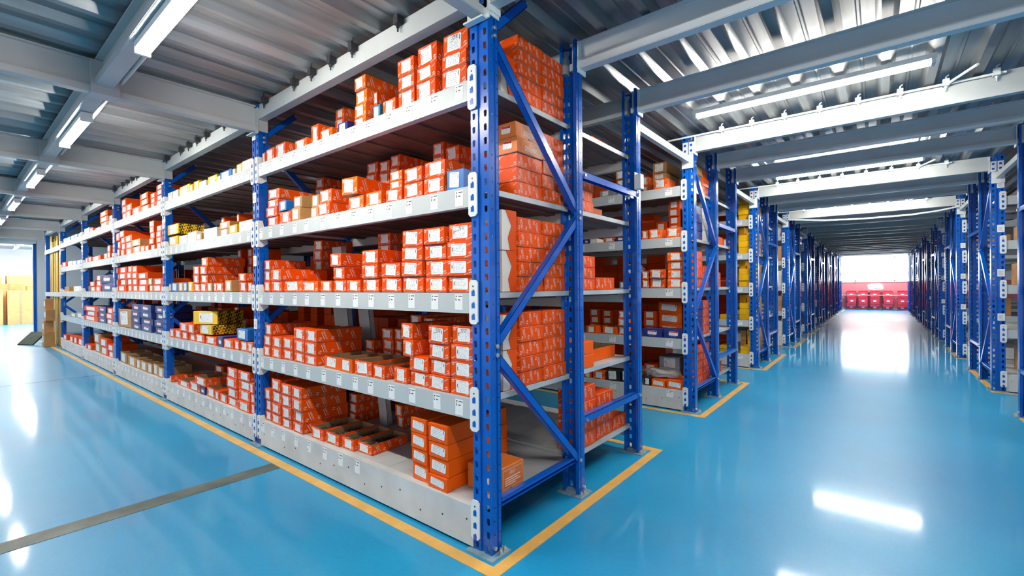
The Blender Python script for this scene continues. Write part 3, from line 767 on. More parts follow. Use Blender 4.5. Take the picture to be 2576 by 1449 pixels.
LAYOUT=[
('c',0,0,'r',-0.399,-0.189,0.030,0.20,[2.683,2.809,2.9,3.027]),
('c',0,0,'r',-0.640,-0.458,0.030,0.34,[2.683,2.808,2.904,3.039]),
('c',0,0,'r',-0.833,-0.663,0.030,0.34,[2.683,2.804,2.901,3.009]),
('c',0,0,'r',-0.998,-0.853,0.030,0.34,[2.683,2.785]),
('c',0,0,'r',-1.217,-1.075,0.075,0.34,[2.683,2.822,2.92]),
('c',0,0,'t',-1.200,-1.045,0.035,0.03,[2.683,2.792]),
('c',0,0,'o',-1.337,-1.161,0.030,0.34,[2.683,2.739,2.839,2.942,3.041]),
('c',0,0,'p',-1.580,-1.439,0.030,0.25,[2.683,2.766]),
('c',0,0,'r',-2.287,-2.133,0.420,0.34,[2.684,2.78,2.876,2.972,3.068,3.164]),
('c',0,0,'o',-1.859,-1.675,0.030,0.34,[2.683,2.774]),
('c',0,0,'r',-2.026,-1.909,0.050,0.34,[2.683,2.856]),
('c',0,0,'r',-2.651,-2.522,0.300,0.34,[2.683,2.981]),
('c',0,0,'o',-2.275,-2.073,0.030,0.34,[2.683,2.776]),
('c',0,0,'r',-2.635,-2.438,0.030,0.34,[2.683,2.812]),
('c',0,0,'r',-2.830,-2.657,0.030,0.34,[2.683,2.808]),
('c',0,0,'r',-2.955,-2.847,0.030,0.34,[2.683,2.792]),
('c',0,1,'b',-0.370,-0.223,0.030,0.30,[2.078,2.202]),
('c',0,1,'r',-0.570,-0.384,0.030,0.34,[2.078,2.184,2.287]),
('c',0,1,'r',-0.769,-0.586,0.030,0.34,[2.078,2.181,2.279]),
('c',0,1,'r',-0.971,-0.794,0.030,0.34,[2.078,2.17]),
('c',0,1,'o',-0.942,-0.805,0.030,0.34,[2.169,2.223,2.291]),
('c',0,1,'o',-1.221,-1.031,0.030,0.34,[2.078,2.184]),
('c',0,1,'o',-1.456,-1.256,0.030,0.34,[2.078,2.182]),
('c',0,1,'o',-1.506,-1.326,0.030,0.46,[2.197,2.329],0.12),
('c',0,1,'r',-1.875,-1.695,0.030,0.34,[2.078,2.184,2.292]),
('c',0,1,'k',-2.013,-1.890,0.030,0.34,[2.078,2.167,2.273]),
('c',0,1,'k',-2.322,-2.170,0.030,0.34,[2.078,2.196,2.298]),
('c',0,1,'r',-2.562,-2.357,0.030,0.34,[2.078,2.19]),
('c',0,1,'b',-2.569,-2.422,0.030,0.20,[2.194,2.287]),
('c',0,1,'r',-2.818,-2.603,0.030,0.34,[2.078,2.165,2.254,2.327]),
('c',0,1,'r',-2.779,-2.589,0.030,0.46,[2.326,2.422],0.10),
('c',0,1,'r',-1.836,-1.677,0.450,0.34,[2.078,2.18,2.283,2.385,2.488,2.59]),
('c',0,1,'r',-1.654,-1.509,0.450,0.34,[2.078,2.177,2.276,2.375,2.474,2.573]),
('c',0,1,'r',-1.489,-1.359,0.450,0.34,[2.078,2.181,2.283,2.386,2.488,2.591]),
('c',0,1,'r',-0.966,-0.843,0.450,0.34,[2.078,2.18,2.282,2.384,2.486,2.588]),
('c',0,1,'r',-0.823,-0.680,0.450,0.34,[2.078,2.192,2.305,2.418,2.532]),
('c',0,1,'r',-3.131,-2.956,0.500,0.34,[2.078,2.189,2.3,2.41,2.521,2.632]),
('c',0,1,'r',-2.814,-2.663,0.500,0.34,[2.078,2.185,2.293,2.4,2.508,2.615]),
('c',0,2,'r',-0.366,-0.145,0.030,0.20,[1.468,1.566,1.666,1.772,1.879]),
('c',0,2,'r',-0.578,-0.380,0.030,0.34,[1.468,1.564,1.669,1.767,1.872]),
('c',0,2,'r',-0.806,-0.593,0.030,0.34,[1.468,1.57,1.671,1.766,1.876]),
('c',0,2,'r',-1.046,-0.826,0.030,0.34,[1.468,1.57,1.67]),
('c',0,2,'r',-1.260,-1.065,0.030,0.34,[1.468,1.565,1.668,1.77]),
('c',0,2,'r',-1.466,-1.277,0.030,0.34,[1.468,1.56]),
('c',0,2,'r',-1.666,-1.486,0.030,0.34,[1.468,1.563]),
('c',0,2,'r',-1.664,-1.506,0.030,0.44,[1.565,1.662]),
('c',0,2,'r',-1.697,-1.540,0.030,0.44,[1.665,1.77]),
('c',0,2,'o',-1.848,-1.684,0.030,0.34,[1.468,1.559]),
('c',0,2,'o',-2.144,-1.891,0.030,0.34,[1.468,1.559]),
('c',0,2,'o',-2.514,-2.171,0.030,0.34,[1.468,1.567]),
('c',0,2,'r',-2.761,-2.549,0.030,0.44,[1.468,1.568,1.678]),
('c',0,2,'r',-2.990,-2.783,0.030,0.34,[1.468,1.568,1.669,1.771]),
('c',0,2,'r',-2.848,-2.685,0.500,0.34,[1.468,1.571,1.675,1.778,1.882,1.985]),
('c',0,2,'r',-2.661,-2.517,0.500,0.34,[1.468,1.578,1.687,1.796,1.906]),
('c',0,2,'r',-1.636,-1.461,0.420,0.34,[1.468,1.566,1.663,1.761,1.858,1.956]),
('c',0,2,'r',-3.755,-3.562,0.420,0.34,[1.468,1.567,1.667,1.766,1.866,1.965]),
('c',0,3,'r',-0.339,-0.150,0.030,0.20,[.859,.96,1.061,1.16,1.269]),
('c',0,3,'r',-0.538,-0.354,0.030,0.34,[.859,.954,1.052,1.15,1.262]),
('c',0,3,'r',-0.746,-0.555,0.030,0.34,[.859,.952,1.052]),
('c',0,3,'r',-0.804,-0.689,0.030,0.34,[1.044,1.154]),
('c',0,3,'r',-0.827,-0.705,0.030,0.34,[1.154,1.262]),
('c',0,3,'R',-0.896,-0.760,0.030,0.34,[.859,.967]),
('c',0,3,'R',-1.133,-0.994,0.030,0.34,[.859,.957]),
('c',0,3,'R',-1.375,-1.153,0.030,0.34,[.859,.966]),
('c',0,3,'O',-1.581,-1.392,0.030,0.34,[.859,.963]),
('c',0,3,'O',-1.826,-1.599,0.030,0.34,[.859,.956]),
('c',0,3,'r',-2.117,-1.923,0.030,0.42,[.859,.94,1.05,1.154]),
('c',0,3,'r',-2.329,-2.139,0.030,0.34,[.859,.945,1.053,1.156]),
('c',0,3,'r',-2.541,-2.361,0.030,0.34,[.859,.952,1.059]),
('c',0,3,'r',-2.744,-2.555,0.030,0.34,[.859,.952,1.054]),
('c',0,3,'r',-3.003,-2.771,0.030,0.34,[.859,.956,1.056,1.163]),
('c',0,3,'r',-1.721,-1.566,0.520,0.34,[.859,.955,1.051,1.147]),
('c',0,3,'r',-1.544,-1.442,0.520,0.34,[.859,.956,1.053,1.15]),
('c',0,3,'r',-1.945,-1.806,0.500,0.34,[.859,.946,1.034]),
('c',0,3,'r',-2.263,-2.105,0.550,0.34,[.859,.968,1.076,1.185,1.294]),
('c',0,3,'r',-2.152,-2.021,0.600,0.34,[.859,.968,1.076,1.185,1.294]),
('c',0,3,'r',-1.378,-1.236,0.550,0.34,[.859,.962,1.066,1.17,1.273]),
('c',0,3,'r',-1.219,-1.084,0.550,0.34,[.859,.958,1.056,1.154,1.253]),
('c',0,4,'r',-2.351,-2.169,0.030,0.42,[.246,.333,.439,.544,.643]),
('c',0,4,'r',-2.551,-2.373,0.030,0.34,[.246,.331,.437,.544,.642]),
('c',0,4,'r',-2.761,-2.580,0.030,0.34,[.246,.338,.437,.55,.662]),
('c',0,4,'r',-2.983,-2.790,0.030,0.34,[.246,.336,.445,.551]),
('c',0,4,'R',-2.062,-1.862,0.050,0.34,[.246,.341]),
('c',0,4,'R',-1.839,-1.644,0.060,0.34,[.246,.34]),
('c',0,4,'R',-1.628,-1.460,0.070,0.34,[.246,.335]),
('c',0,4,'R',-1.448,-1.269,0.100,0.34,[.246,.325],0.05),
('c',0,4,'q',-0.726,-0.570,0.030,0.50,[.246,.357,.454,.556,.653]),
('c',0,4,'q',-0.550,-0.373,0.030,0.57,[.246,.33,.437,.535,.65]),
('c',0,4,'r',-2.227,-2.088,0.500,0.34,[.246,.335,.424,.513]),
('c',0,4,'r',-2.043,-1.864,0.500,0.34,[.246,.336,.426,.516]),
('c',0,4,'r',-1.817,-1.644,0.500,0.34,[.246,.334,.423,.511]),
('c',0,4,'r',-1.760,-1.600,0.640,0.34,[.246,.353,.459]),
('c',1,0,'w',-3.386,-3.150,0.030,0.20,[2.684,2.796]),
('c',1,0,'y',-3.554,-3.404,0.030,0.20,[2.684,2.794]),
('c',1,0,'w',-3.627,-3.567,0.030,0.20,[2.684,2.758]),
('c',1,0,'b',-3.967,-3.652,0.030,0.20,[2.684,2.775]),
('c',1,0,'w',-4.090,-3.985,0.030,0.20,[2.684,2.752]),
('c',1,0,'y',-4.374,-4.107,0.030,0.20,[2.684,2.79]),
('c',1,0,'w',-4.613,-4.394,0.030,0.20,[2.684,2.767]),
('c',1,0,'y',-4.825,-4.639,0.030,0.20,[2.684,2.802]),
('c',1,0,'y',-4.968,-4.845,0.030,0.20,[2.684,2.788]),
('c',1,0,'c',-5.374,-4.992,0.030,0.20,[2.684,2.814]),
('c',1,0,'w',-5.623,-5.393,0.030,0.20,[2.684,2.797]),
('c',1,0,'w',-5.850,-5.641,0.030,0.20,[2.684,2.8]),
('c',1,1,'w',-3.486,-3.158,0.030,0.25,[2.078,2.19]),
('c',1,1,'y',-3.721,-3.502,0.030,0.25,[2.078,2.172]),
('c',1,1,'k',-4.020,-3.739,0.030,0.25,[2.078,2.155,2.232]),
('c',1,1,'w',-4.331,-4.077,0.030,0.25,[2.078,2.194]),
('c',1,1,'w',-4.533,-4.363,0.030,0.25,[2.078,2.203]),
('c',1,1,'k',-4.743,-4.554,0.030,0.25,[2.078,2.165]),
('c',1,1,'w',-5.087,-4.762,0.030,0.25,[2.078,2.205]),
('c',1,1,'w',-5.421,-5.113,0.030,0.25,[2.078,2.186]),
('c',1,1,'y',-5.982,-5.456,0.030,0.25,[2.078,2.205]),
('c',1,1,'c',-5.857,-5.431,0.030,0.30,[2.225,2.363]),
('c',1,1,'r',-4.603,-4.505,0.400,0.34,[2.078,2.175,2.272,2.369]),
('c',1,1,'r',-7.131,-6.894,0.500,0.34,[2.078,2.184,2.289,2.394,2.5,2.605,2.711]),
('c',1,1,'r',-5.089,-4.962,0.400,0.34,[2.078,2.2,2.323,2.445]),
('c',1,1,'r',-4.618,-4.487,0.400,0.34,[2.078,2.198,2.317,2.437]),
('c',1,2,'r',-3.476,-3.303,0.030,0.32,[1.468,1.572,1.658]),
('c',1,2,'k',-3.858,-3.667,0.030,0.32,[1.468,1.591]),
('c',1,2,'r',-4.113,-3.909,0.030,0.32,[1.468,1.57]),
('c',1,2,'r',-4.230,-4.134,0.030,0.32,[1.468,1.57]),
('c',1,2,'k',-4.402,-4.244,0.030,0.32,[1.468,1.572]),
('c',1,2,'r',-4.626,-4.413,0.030,0.40,[1.468,1.566,1.669,1.77,1.871]),
('c',1,2,'r',-4.856,-4.646,0.030,0.32,[1.468,1.566,1.672,1.775]),
('c',1,2,'y',-5.038,-4.878,0.030,0.32,[1.468,1.588]),
('c',1,2,'b',-5.212,-5.050,0.030,0.32,[1.468,1.586]),
('c',1,2,'k',-5.419,-5.229,0.030,0.32,[1.468,1.586]),
('c',1,2,'b',-5.711,-5.432,0.030,0.32,[1.468,1.586]),
('c',1,2,'k',-5.981,-5.743,0.030,0.32,[1.468,1.574]),
('c',1,2,'r',-3.287,-3.173,0.030,0.32,[1.468,1.564]),
('c',1,2,'r',-7.154,-6.890,0.500,0.34,[1.468,1.573,1.678,1.783,1.888,1.993]),
('c',1,2,'r',-6.730,-6.485,0.500,0.34,[1.468,1.569,1.67,1.772,1.873,1.974]),
('c',1,2,'r',-4.780,-4.646,0.500,0.34,[1.468,1.575,1.682,1.788,1.895,2.002]),
('c',1,2,'r',-4.508,-4.349,0.500,0.34,[1.468,1.574,1.681,1.787,1.894,2.0]),
('c',1,3,'r',-3.269,-3.145,0.030,0.34,[.859,.965]),
('c',1,3,'r',-3.483,-3.284,0.030,0.34,[.859,.961]),
('c',1,3,'r',-3.636,-3.501,0.030,0.34,[.859,.958]),
('c',1,3,'r',-3.901,-3.651,0.030,0.34,[.859,.956]),
('c',1,3,'n',-4.081,-3.921,0.030,0.34,[.859,.973]),
('c',1,3,'r',-4.472,-4.161,0.030,0.34,[.859,.954]),
('c',1,3,'r',-4.823,-4.532,0.030,0.34,[.859,.955]),
('c',1,3,'r',-5.059,-4.841,0.030,0.34,[.859,.95,1.071]),
('c',1,3,'r',-5.317,-5.099,0.030,0.34,[.859,.957]),
('c',1,3,'r',-5.568,-5.338,0.030,0.34,[.859,.968]),
('c',1,3,'r',-5.792,-5.590,0.030,0.34,[.859,.968]),
('c',1,3,'r',-5.396,-5.087,0.030,0.34,[.959,1.068]),
('c',1,3,'c',-4.648,-4.278,0.030,0.36,[.969,1.079]),
('c',1,3,'c',-4.696,-4.303,0.030,0.34,[1.084,1.24],0.35),
('c',1,3,'b',-3.572,-3.292,0.030,0.30,[.967,1.086]),
('c',1,3,'r',-4.676,-4.486,0.500,0.34,[.859,.99,1.121]),
('c',1,3,'r',-4.913,-4.786,0.500,0.34,[.859,.96,1.06,1.16,1.261]),
('c',1,3,'r',-5.539,-5.374,0.500,0.34,[.859,.952,1.045,1.138,1.231]),
('c',1,4,'r',-3.542,-3.250,0.030,0.34,[.246,.347,.457,.555,.654]),
('c',1,4,'r',-3.835,-3.566,0.030,0.34,[.246,.335,.443,.55,.657]),
('c',1,4,'r',-3.234,-3.143,0.030,0.34,[.246,.353,.456,.56]),
('c',1,4,'R',-4.060,-3.849,0.030,0.34,[.246,.342]),
('c',1,4,'r',-4.198,-4.074,0.030,0.34,[.246,.351]),
('c',1,4,'R',-4.489,-4.219,0.030,0.34,[.246,.359]),
('c',1,4,'n',-4.662,-4.511,0.030,0.34,[.246,.342]),
('c',1,4,'r',-5.063,-4.684,0.030,0.34,[.246,.354]),
('c',1,4,'R',-5.499,-5.083,0.030,0.34,[.246,.324]),
('c',1,4,'r',-6.061,-5.757,0.030,0.34,[.246,.329]),
('c',1,4,'R',-4.826,-4.470,0.030,0.30,[.347,.451]),
('c',1,4,'r',-6.153,-5.967,0.500,0.34,[.246,.342,.438]),
('c',1,4,'r',-5.647,-5.353,0.500,0.34,[.246,.337,.428]),
('c',2,0,'r',-8.443,-8.112,0.030,0.34,[2.684,2.8,2.916,3.032]),
('c',2,0,'r',-8.089,-7.765,0.030,0.34,[2.684,2.796,2.909]),
('c',2,0,'r',-7.736,-7.268,0.030,0.34,[2.684,2.809]),
('c',2,0,'o',-7.206,-6.755,0.030,0.34,[2.684,2.774,2.864,2.955]),
('c',2,0,'r',-6.705,-6.451,0.030,0.34,[2.684,2.758,2.833,2.908]),
('c',2,0,'r',-6.426,-6.103,0.030,0.34,[2.684,2.76,2.836,2.913,2.989]),
('c',2,1,'r',-8.929,-8.547,0.030,0.34,[2.078,2.213,2.348,2.483]),
('c',2,1,'r',-8.510,-8.229,0.030,0.34,[2.078,2.183,2.288,2.393,2.499]),
('c',2,1,'r',-8.204,-7.775,0.030,0.34,[2.078,2.183,2.289,2.395]),
('c',2,1,'k',-7.746,-7.262,0.030,0.34,[2.078,2.186,2.295]),
('c',2,1,'r',-7.237,-7.010,0.030,0.34,[2.078,2.174]),
('c',2,1,'r',-6.986,-6.774,0.030,0.34,[2.078,2.159]),
('c',2,1,'r',-6.738,-6.509,0.030,0.34,[2.078,2.163,2.248,2.333,2.418,2.503]),
('c',2,1,'r',-6.386,-6.123,0.030,0.34,[2.078,2.159,2.241,2.323,2.405]),
('c',2,2,'r',-9.006,-8.690,0.030,0.34,[1.468,1.572,1.676,1.78,1.884]),
('c',2,2,'r',-8.658,-8.132,0.030,0.34,[1.468,1.572,1.676,1.781,1.885]),
('c',2,2,'r',-8.077,-7.770,0.030,0.34,[1.468,1.573,1.678,1.783,1.888]),
('c',2,2,'r',-7.742,-7.429,0.030,0.34,[1.468,1.57,1.672,1.774,1.877]),
('c',2,2,'r',-7.402,-6.867,0.030,0.34,[1.468,1.564,1.661,1.758]),
('c',2,2,'k',-6.837,-6.627,0.030,0.34,[1.468,1.566,1.665]),
('c',2,2,'r',-6.594,-6.105,0.030,0.34,[1.468,1.563,1.658]),
('c',2,3,'k',-8.711,-7.929,0.030,0.34,[.859,1.163]),
('c',2,3,'n',-7.791,-7.311,0.030,0.34,[.859,.961,1.062,1.163,1.264]),
('c',2,3,'n',-7.264,-6.665,0.030,0.34,[.859,.961,1.063,1.165,1.267]),
('c',2,3,'n',-6.487,-6.097,0.030,0.34,[.859,.96,1.06,1.16,1.26]),
('c',2,4,'K',-8.622,-8.142,0.030,0.34,[.246,.428]),
('c',2,4,'K',-8.066,-7.575,0.030,0.34,[.246,.407]),
('c',2,4,'K',-7.550,-7.301,0.030,0.34,[.246,.398]),
('c',2,4,'K',-7.277,-6.937,0.030,0.34,[.246,.4]),
('c',2,4,'K',-6.914,-6.672,0.030,0.34,[.246,.402]),
('c',2,4,'K',-6.644,-6.428,0.030,0.34,[.246,.414]),
('c',2,4,'K',-6.407,-6.126,0.030,0.34,[.246,.395]),
('c',3,0,'w',-11.796,-11.183,0.030,0.34,[2.684,2.811]),
('c',3,0,'r',-11.106,-10.827,0.030,0.34,[2.684,2.775]),
('c',3,0,'r',-10.736,-10.122,0.030,0.34,[2.684,2.737]),
('c',3,0,'o',-10.063,-9.409,0.030,0.34,[2.684,2.784,2.884,2.984]),
('c',3,0,'k',-9.380,-9.052,0.030,0.34,[2.684,2.77,2.856]),
('c',3,1,'r',-11.832,-11.383,0.030,0.34,[2.078,2.19]),
('c',3,1,'r',-11.304,-10.945,0.030,0.34,[2.078,2.186]),
('c',3,1,'r',-10.896,-10.031,0.030,0.34,[2.078,2.172]),
('c',3,1,'o',-9.832,-9.532,0.030,0.34,[2.078,2.185]),
('c',3,1,'r',-9.492,-9.269,0.030,0.34,[2.078,2.196,2.315]),
('c',3,2,'r',-11.085,-10.625,0.030,0.34,[1.468,1.569,1.67]),
('c',3,2,'r',-10.569,-10.098,0.030,0.34,[1.468,1.573,1.678,1.783]),
('c',3,2,'n',-10.043,-9.073,0.030,0.34,[1.468,1.621,1.775]),
('c',3,3,'r',-11.764,-10.428,0.030,0.34,[.859,.96,1.06,1.16]),
('c',3,3,'n',-10.337,-9.720,0.030,0.34,[.859,.964,1.069,1.173]),
('c',3,3,'r',-9.678,-9.115,0.030,0.34,[.859,.96,1.06,1.161]),
('c',3,4,'r',-11.969,-11.534,0.030,0.34,[.246,.341]),
('c',3,4,'r',-11.451,-11.044,0.030,0.34,[.246,.353]),
('c',3,4,'k',-10.766,-10.273,0.030,0.34,[.246,.434,.622]),
('c',3,4,'r',-10.239,-9.607,0.030,0.34,[.246,.407,.567]),
('c',3,4,'r',-9.577,-9.116,0.030,0.34,[.246,.37,.493]),
('c',4,0,'b',-14.738,-14.073,0.030,0.34,[2.684,2.806]),
('c',4,0,'b',-14.003,-13.448,0.030,0.34,[2.684,2.789]),
('c',4,0,'b',-13.381,-13.011,0.030,0.34,[2.684,2.792]),
('c',4,0,'b',-12.914,-12.456,0.030,0.34,[2.684,2.783]),
('c',4,0,'w',-12.408,-12.057,0.030,0.34,[2.684,2.767]),
('c',4,1,'r',-14.710,-14.047,0.030,0.34,[2.078,2.205]),
('c',4,1,'w',-13.913,-13.304,0.030,0.34,[2.078,2.196]),
('c',4,1,'w',-13.241,-12.843,0.030,0.34,[2.078,2.183]),
('c',4,1,'b',-12.770,-12.091,0.030,0.34,[2.078,2.178]),
('c',4,2,'r',-14.866,-14.332,0.030,0.34,[1.468,1.516]),
('c',4,2,'k',-14.240,-13.648,0.030,0.34,[1.468,1.584]),
('c',4,2,'w',-13.135,-12.117,0.030,0.34,[1.468,1.587]),
('c',4,3,'g',-13.477,-12.838,0.030,0.34,[.859,.952]),
('c',4,3,'g',-12.774,-12.042,0.030,0.34,[.859,.985]),
('c',4,4,'r',-14.576,-14.086,0.030,0.34,[.246,.375]),
('c',4,4,'r',-13.747,-13.236,0.030,0.34,[.246,.391]),
('c',4,4,'r',-13.171,-12.693,0.030,0.34,[.246,.404]),
('c',4,4,'r',-12.633,-12.074,0.030,0.34,[.246,.409]),
('c',4,1,'w',-17.533,-15.728,0.450,0.34,[2.078,2.729]),
('d',0,0,'o',-0.484,-0.320,0.030,0.30,[2.683,2.811]),
('d',0,0,'o',-0.735,-0.591,0.250,0.34,[2.684,2.802,2.92]),
('d',0,0,'k',-0.720,-0.466,0.400,0.50,[2.684,2.828,2.972,3.116]),
('d',0,1,'r',-0.654,-0.572,0.030,0.34,[2.078,2.19]),
('d',0,1,'o',-0.558,-0.412,0.030,0.34,[2.078,2.199]),
('d',0,1,'o',-0.337,-0.172,0.030,0.34,[2.078,2.2]),
('d',0,1,'r',-0.612,-0.471,0.380,0.34,[2.078,2.2,2.323]),
('d',0,1,'r',-0.443,-0.300,0.380,0.34,[2.078,2.18,2.282,2.384,2.486,2.588]),
('d',0,2,'r',-0.658,-0.565,0.030,0.34,[1.468,1.574,1.684]),
('d',0,2,'r',-0.551,-0.364,0.030,0.34,[1.468,1.585,1.7]),
('d',0,2,'o',-0.330,-0.143,0.030,0.34,[1.468,1.581,1.687,1.793,1.898]),
('d',0,3,'n',-0.653,-0.400,0.030,0.25,[.859,.964]),
('d',0,3,'n',-0.382,-0.135,0.030,0.25,[.859,.965]),
('d',0,3,'r',-0.758,-0.583,0.330,0.34,[.859,.961,1.063,1.165]),
('d',0,3,'q',-0.556,-0.230,0.330,0.40,[.859,1.001,1.143,1.285]),
('d',0,4,'q',-0.539,-0.363,0.030,0.34,[.246,.341]),
('d',0,4,'q',-0.350,-0.148,0.030,0.34,[.246,.353]),
('d',0,4,'x',-0.643,-0.553,0.030,0.34,[.246,.347]),
('d',0,4,'r',-0.792,-0.600,0.400,0.34,[.246,.353,.459]),
('d',0,4,'g',-0.581,-0.320,0.400,0.34,[.246,.411,.576]),
('d',0,0,'g',-1.234,-1.054,0.030,0.34,[2.684,2.766]),
('d',0,0,'k',-1.107,-0.953,0.200,0.34,[2.684,2.803,2.922,3.042]),
('d',0,1,'n',-1.496,-1.401,0.030,0.34,[2.078,2.138]),
('d',0,1,'w',-1.389,-1.276,0.030,0.34,[2.078,2.138]),
('d',0,1,'r',-1.190,-1.027,0.030,0.34,[2.078,2.136]),
('d',0,1,'n',-1.011,-0.873,0.030,0.34,[2.078,2.138]),
('d',0,2,'g',-0.958,-0.878,0.030,0.34,[1.468,1.55]),
('d',0,3,'r',-1.458,-1.310,0.030,0.34,[.859,.957]),
('d',0,3,'O',-1.208,-0.997,0.030,0.34,[.859,.964]),
('d',0,3,'r',-0.982,-0.851,0.030,0.34,[.859,.973,1.072,1.172]),
('d',0,3,'r',-1.611,-1.446,0.400,0.34,[.859,.963,1.066,1.17]),
('d',0,3,'r',-1.408,-1.241,0.400,0.34,[.859,.959,1.059,1.159]),
('d',0,4,'r',-1.489,-1.382,0.030,0.34,[.246,.331]),
('d',0,4,'r',-1.361,-1.176,0.030,0.34,[.246,.356]),
('d',0,4,'x',-1.156,-0.963,0.030,0.34,[.246,.394]),
('d',0,4,'x',-0.943,-0.848,0.030,0.34,[.246,.411]),
('e',0,0,'y',-0.325,-0.131,0.030,0.34,[2.684,2.772,2.86,2.948]),
('e',0,0,'y',-0.382,-0.203,0.400,0.34,[2.684,2.832,2.98,3.129]),
('e',0,1,'y',-0.328,-0.134,0.030,0.34,[2.078,2.187,2.296,2.405]),
('e',0,1,'y',-0.402,-0.296,0.400,0.34,[2.078,2.247,2.417,2.586]),
('e',0,1,'y',-0.279,-0.188,0.400,0.34,[2.078,2.234,2.391,2.548]),
('e',0,2,'y',-0.325,-0.131,0.030,0.34,[1.468,1.576,1.684,1.793]),
('e',0,2,'y',-0.389,-0.264,0.400,0.34,[1.468,1.627,1.787,1.947]),
('e',0,2,'y',-0.251,-0.191,0.400,0.34,[1.468,1.626,1.784,1.943]),
('e',0,3,'y',-0.316,-0.123,0.030,0.34,[.859,.961,1.063,1.164]),
('e',0,3,'y',-0.393,-0.194,0.400,0.34,[.859,1.01,1.16,1.31]),
('e',0,4,'y',-0.308,-0.115,0.030,0.34,[.246,.31,.373]),
('e',0,4,'k',-0.380,-0.185,0.400,0.34,[.246,.443,.639]),
('e',0,1,'o',-0.604,-0.498,0.030,0.34,[2.078,2.36]),
('e',0,3,'y',-0.652,-0.509,0.030,0.34,[.859,.904,.949]),
('e',0,4,'y',-0.662,-0.496,0.030,0.34,[.246,.31,.373]),
]

def px_size(x, y, z):
    v = Vector((x, y, z)) - Vector((1.674, -1.889, 1.5)); return v.dot(fw)
jobs = []            # (depth, hidden, kind, args...)
fronts = {}
for row in LAYOUT:
    key, bay, sh, kind, x0, x1, y0, d, zs = row[:9]
    fronts.setdefault((key, bay, sh), []).append(row)
ROWY = dict(c=0.0, d=ROW, e=2 * ROW)
WHERE = dict(c=None, d='second row', e='third row')
for (key, bay, sh), rows in fronts.items():
    base = [r for r in rows if r[6] <= .2 and r[8][0] < TOP[sh] + .01]
    upper = [r for r in rows if r[6] <= .2 and r[8][0] >= TOP[sh] + .01]
    behind = [r for r in rows if r[6] > .2]
    # keep neighbours clear of one another
    base.sort(key=lambda r: -(r[4] + r[5])); behind.sort(key=lambda r: -(r[4] + r[5]))
    def clear(L):
        L = [list(r) for r in L]
        for a, b in zip(L, L[1:]):
            if b[5] > a[4] - .003:
                mid = (b[5] + a[4]) / 2; a[4] = mid + .0015; b[5] = mid - .0015
        return L
    base, behind = clear(base), clear(behind)
    lo_, hi_ = -(bay + 1) * P + .014, -bay * P - .142
    for r in base + behind: r[4] = max(r[4], lo_); r[5] = min(r[5], hi_)
    if bay == 0:
        for r in behind: r[5] = min(r[5], -.285)
    DIV = [(-2.63, -2.41, 2), (-2.66, -2.34, 3), (-2.22, -1.98, 3), (-1.94, -1.76, 4)] if key == 'c' and bay == 0 else []
    behind = [r for r in behind if not any(r[4] < b and r[5] > a and sh == c for a, b, c in DIV)]
    base = [r for r in base if r[5] - r[4] > .03]; behind = [r for r in behind if r[5] - r[4] > .05]
    loc = WHERE[key] or BAY[bay]
    grp = 'cartons on the %s of the %s' % (SHELF[sh], loc)
    def emit(r, lev0, place, hid):
        kd, xa, xb, y0, d, zs = r[3], r[4], r[5], r[6], r[7], r[8]
        yaw = r[9] if len(r) > 9 else 0
        n = len(zs) - 1
        for i in range(n):
            h = zs[i + 1] - zs[i]
            lv = i + lev0
            pos = ('alone in' if n == 1 and not lev0 and 'stack' in place else ORD[lv] + ' up in') if 'stack' in place else 'set'
            lab = '%s %s %s, %s, %s' % (KIND[kd][1], pos, place, SHELF[sh], loc)
            jx = random.uniform(-.006, .006) if n > 1 else 0
            jy = random.uniform(-.012, .012) if n > 1 else random.uniform(-.01, .01)
            w = (xb - xa) - .006
            jobs.append([kd, (xa + xb) / 2 + jx * .3, ROWY[key] + max(.012, y0 + jy), zs[i], w, d, h - .0015, lab, grp, yaw + random.uniform(-.022, .022), hid, key, bay, sh, i, n])
    dmax = {}
    for k, r in enumerate(base):
        emit(r, 0, '%s stack from aisle end' % ORD[k], 0)
    for u in upper:
        k = max(range(len(base)), key=lambda q: min(base[q][5], u[5]) - max(base[q][4], u[4]))
        emit(u, len(base[k][8]) - 1, '%s stack from aisle end' % ORD[k], 0)
    for k, r in enumerate(behind):
        # behind whatever stands in front
        f = [b for b in base if b[4] < r[5] and b[5] > r[4] and len(b[8]) >= 2]
        y = max([r[6]] + [b[6] + b[7] + .025 for b in f])
        if y + r[7] > D1 - .06: r[7] = max(.12, D1 - .06 - y)
        r[6] = y
        emit(r, 0, '%s shaded back stack' % ORD[k], 1)
# cartons seen from the rack ends, long side to the straight aisle
def ends(row, sh, kind, x1, y0, d, z1, n, which, w=.16, loc=None, z0=None, lev=0):
    z0 = z0 or TOP[sh] + .0015; h = (z1 - z0) / n
    if y0 < 1: d = min(d, .926 - y0)
    rn = ORD[row] + ' row'
    for i in range(n):
        lab = '%s %s up in %s, %s, %s' % (KIND[kind][1], ORD[i + lev], which, SHELF[sh] if len(which.split()) < 6 else SHELF[sh].replace(' down', ''), rn)
        jobs.append([kind, x1 - w / 2 + random.uniform(-.008, .004), row * ROW + y0 + random.uniform(-.004, .004), z0 + h * i, w, d, h - .0015, lab, 'cartons at the aisle end of the ' + rn, random.uniform(-.015, .015), 0, 'x', row, sh, i, n])
FE, BE = 'front end stack', 'back end stack'
ends(0, 0, 'e', -.10, .395, .262, 3.10, 5, FE); ends(0, 0, 'e', -.10, .665, .262, 3.10, 5, BE)
ends(0, 1, 'e', -.10, .385, .272, 2.35, 3, FE); ends(0, 1, 'm', -.10, .38, .278, 2.55, 2, FE, z0=2.352, lev=3); ends(0, 1, 'e', -.10, .668, .262, 2.55, 5, BE)
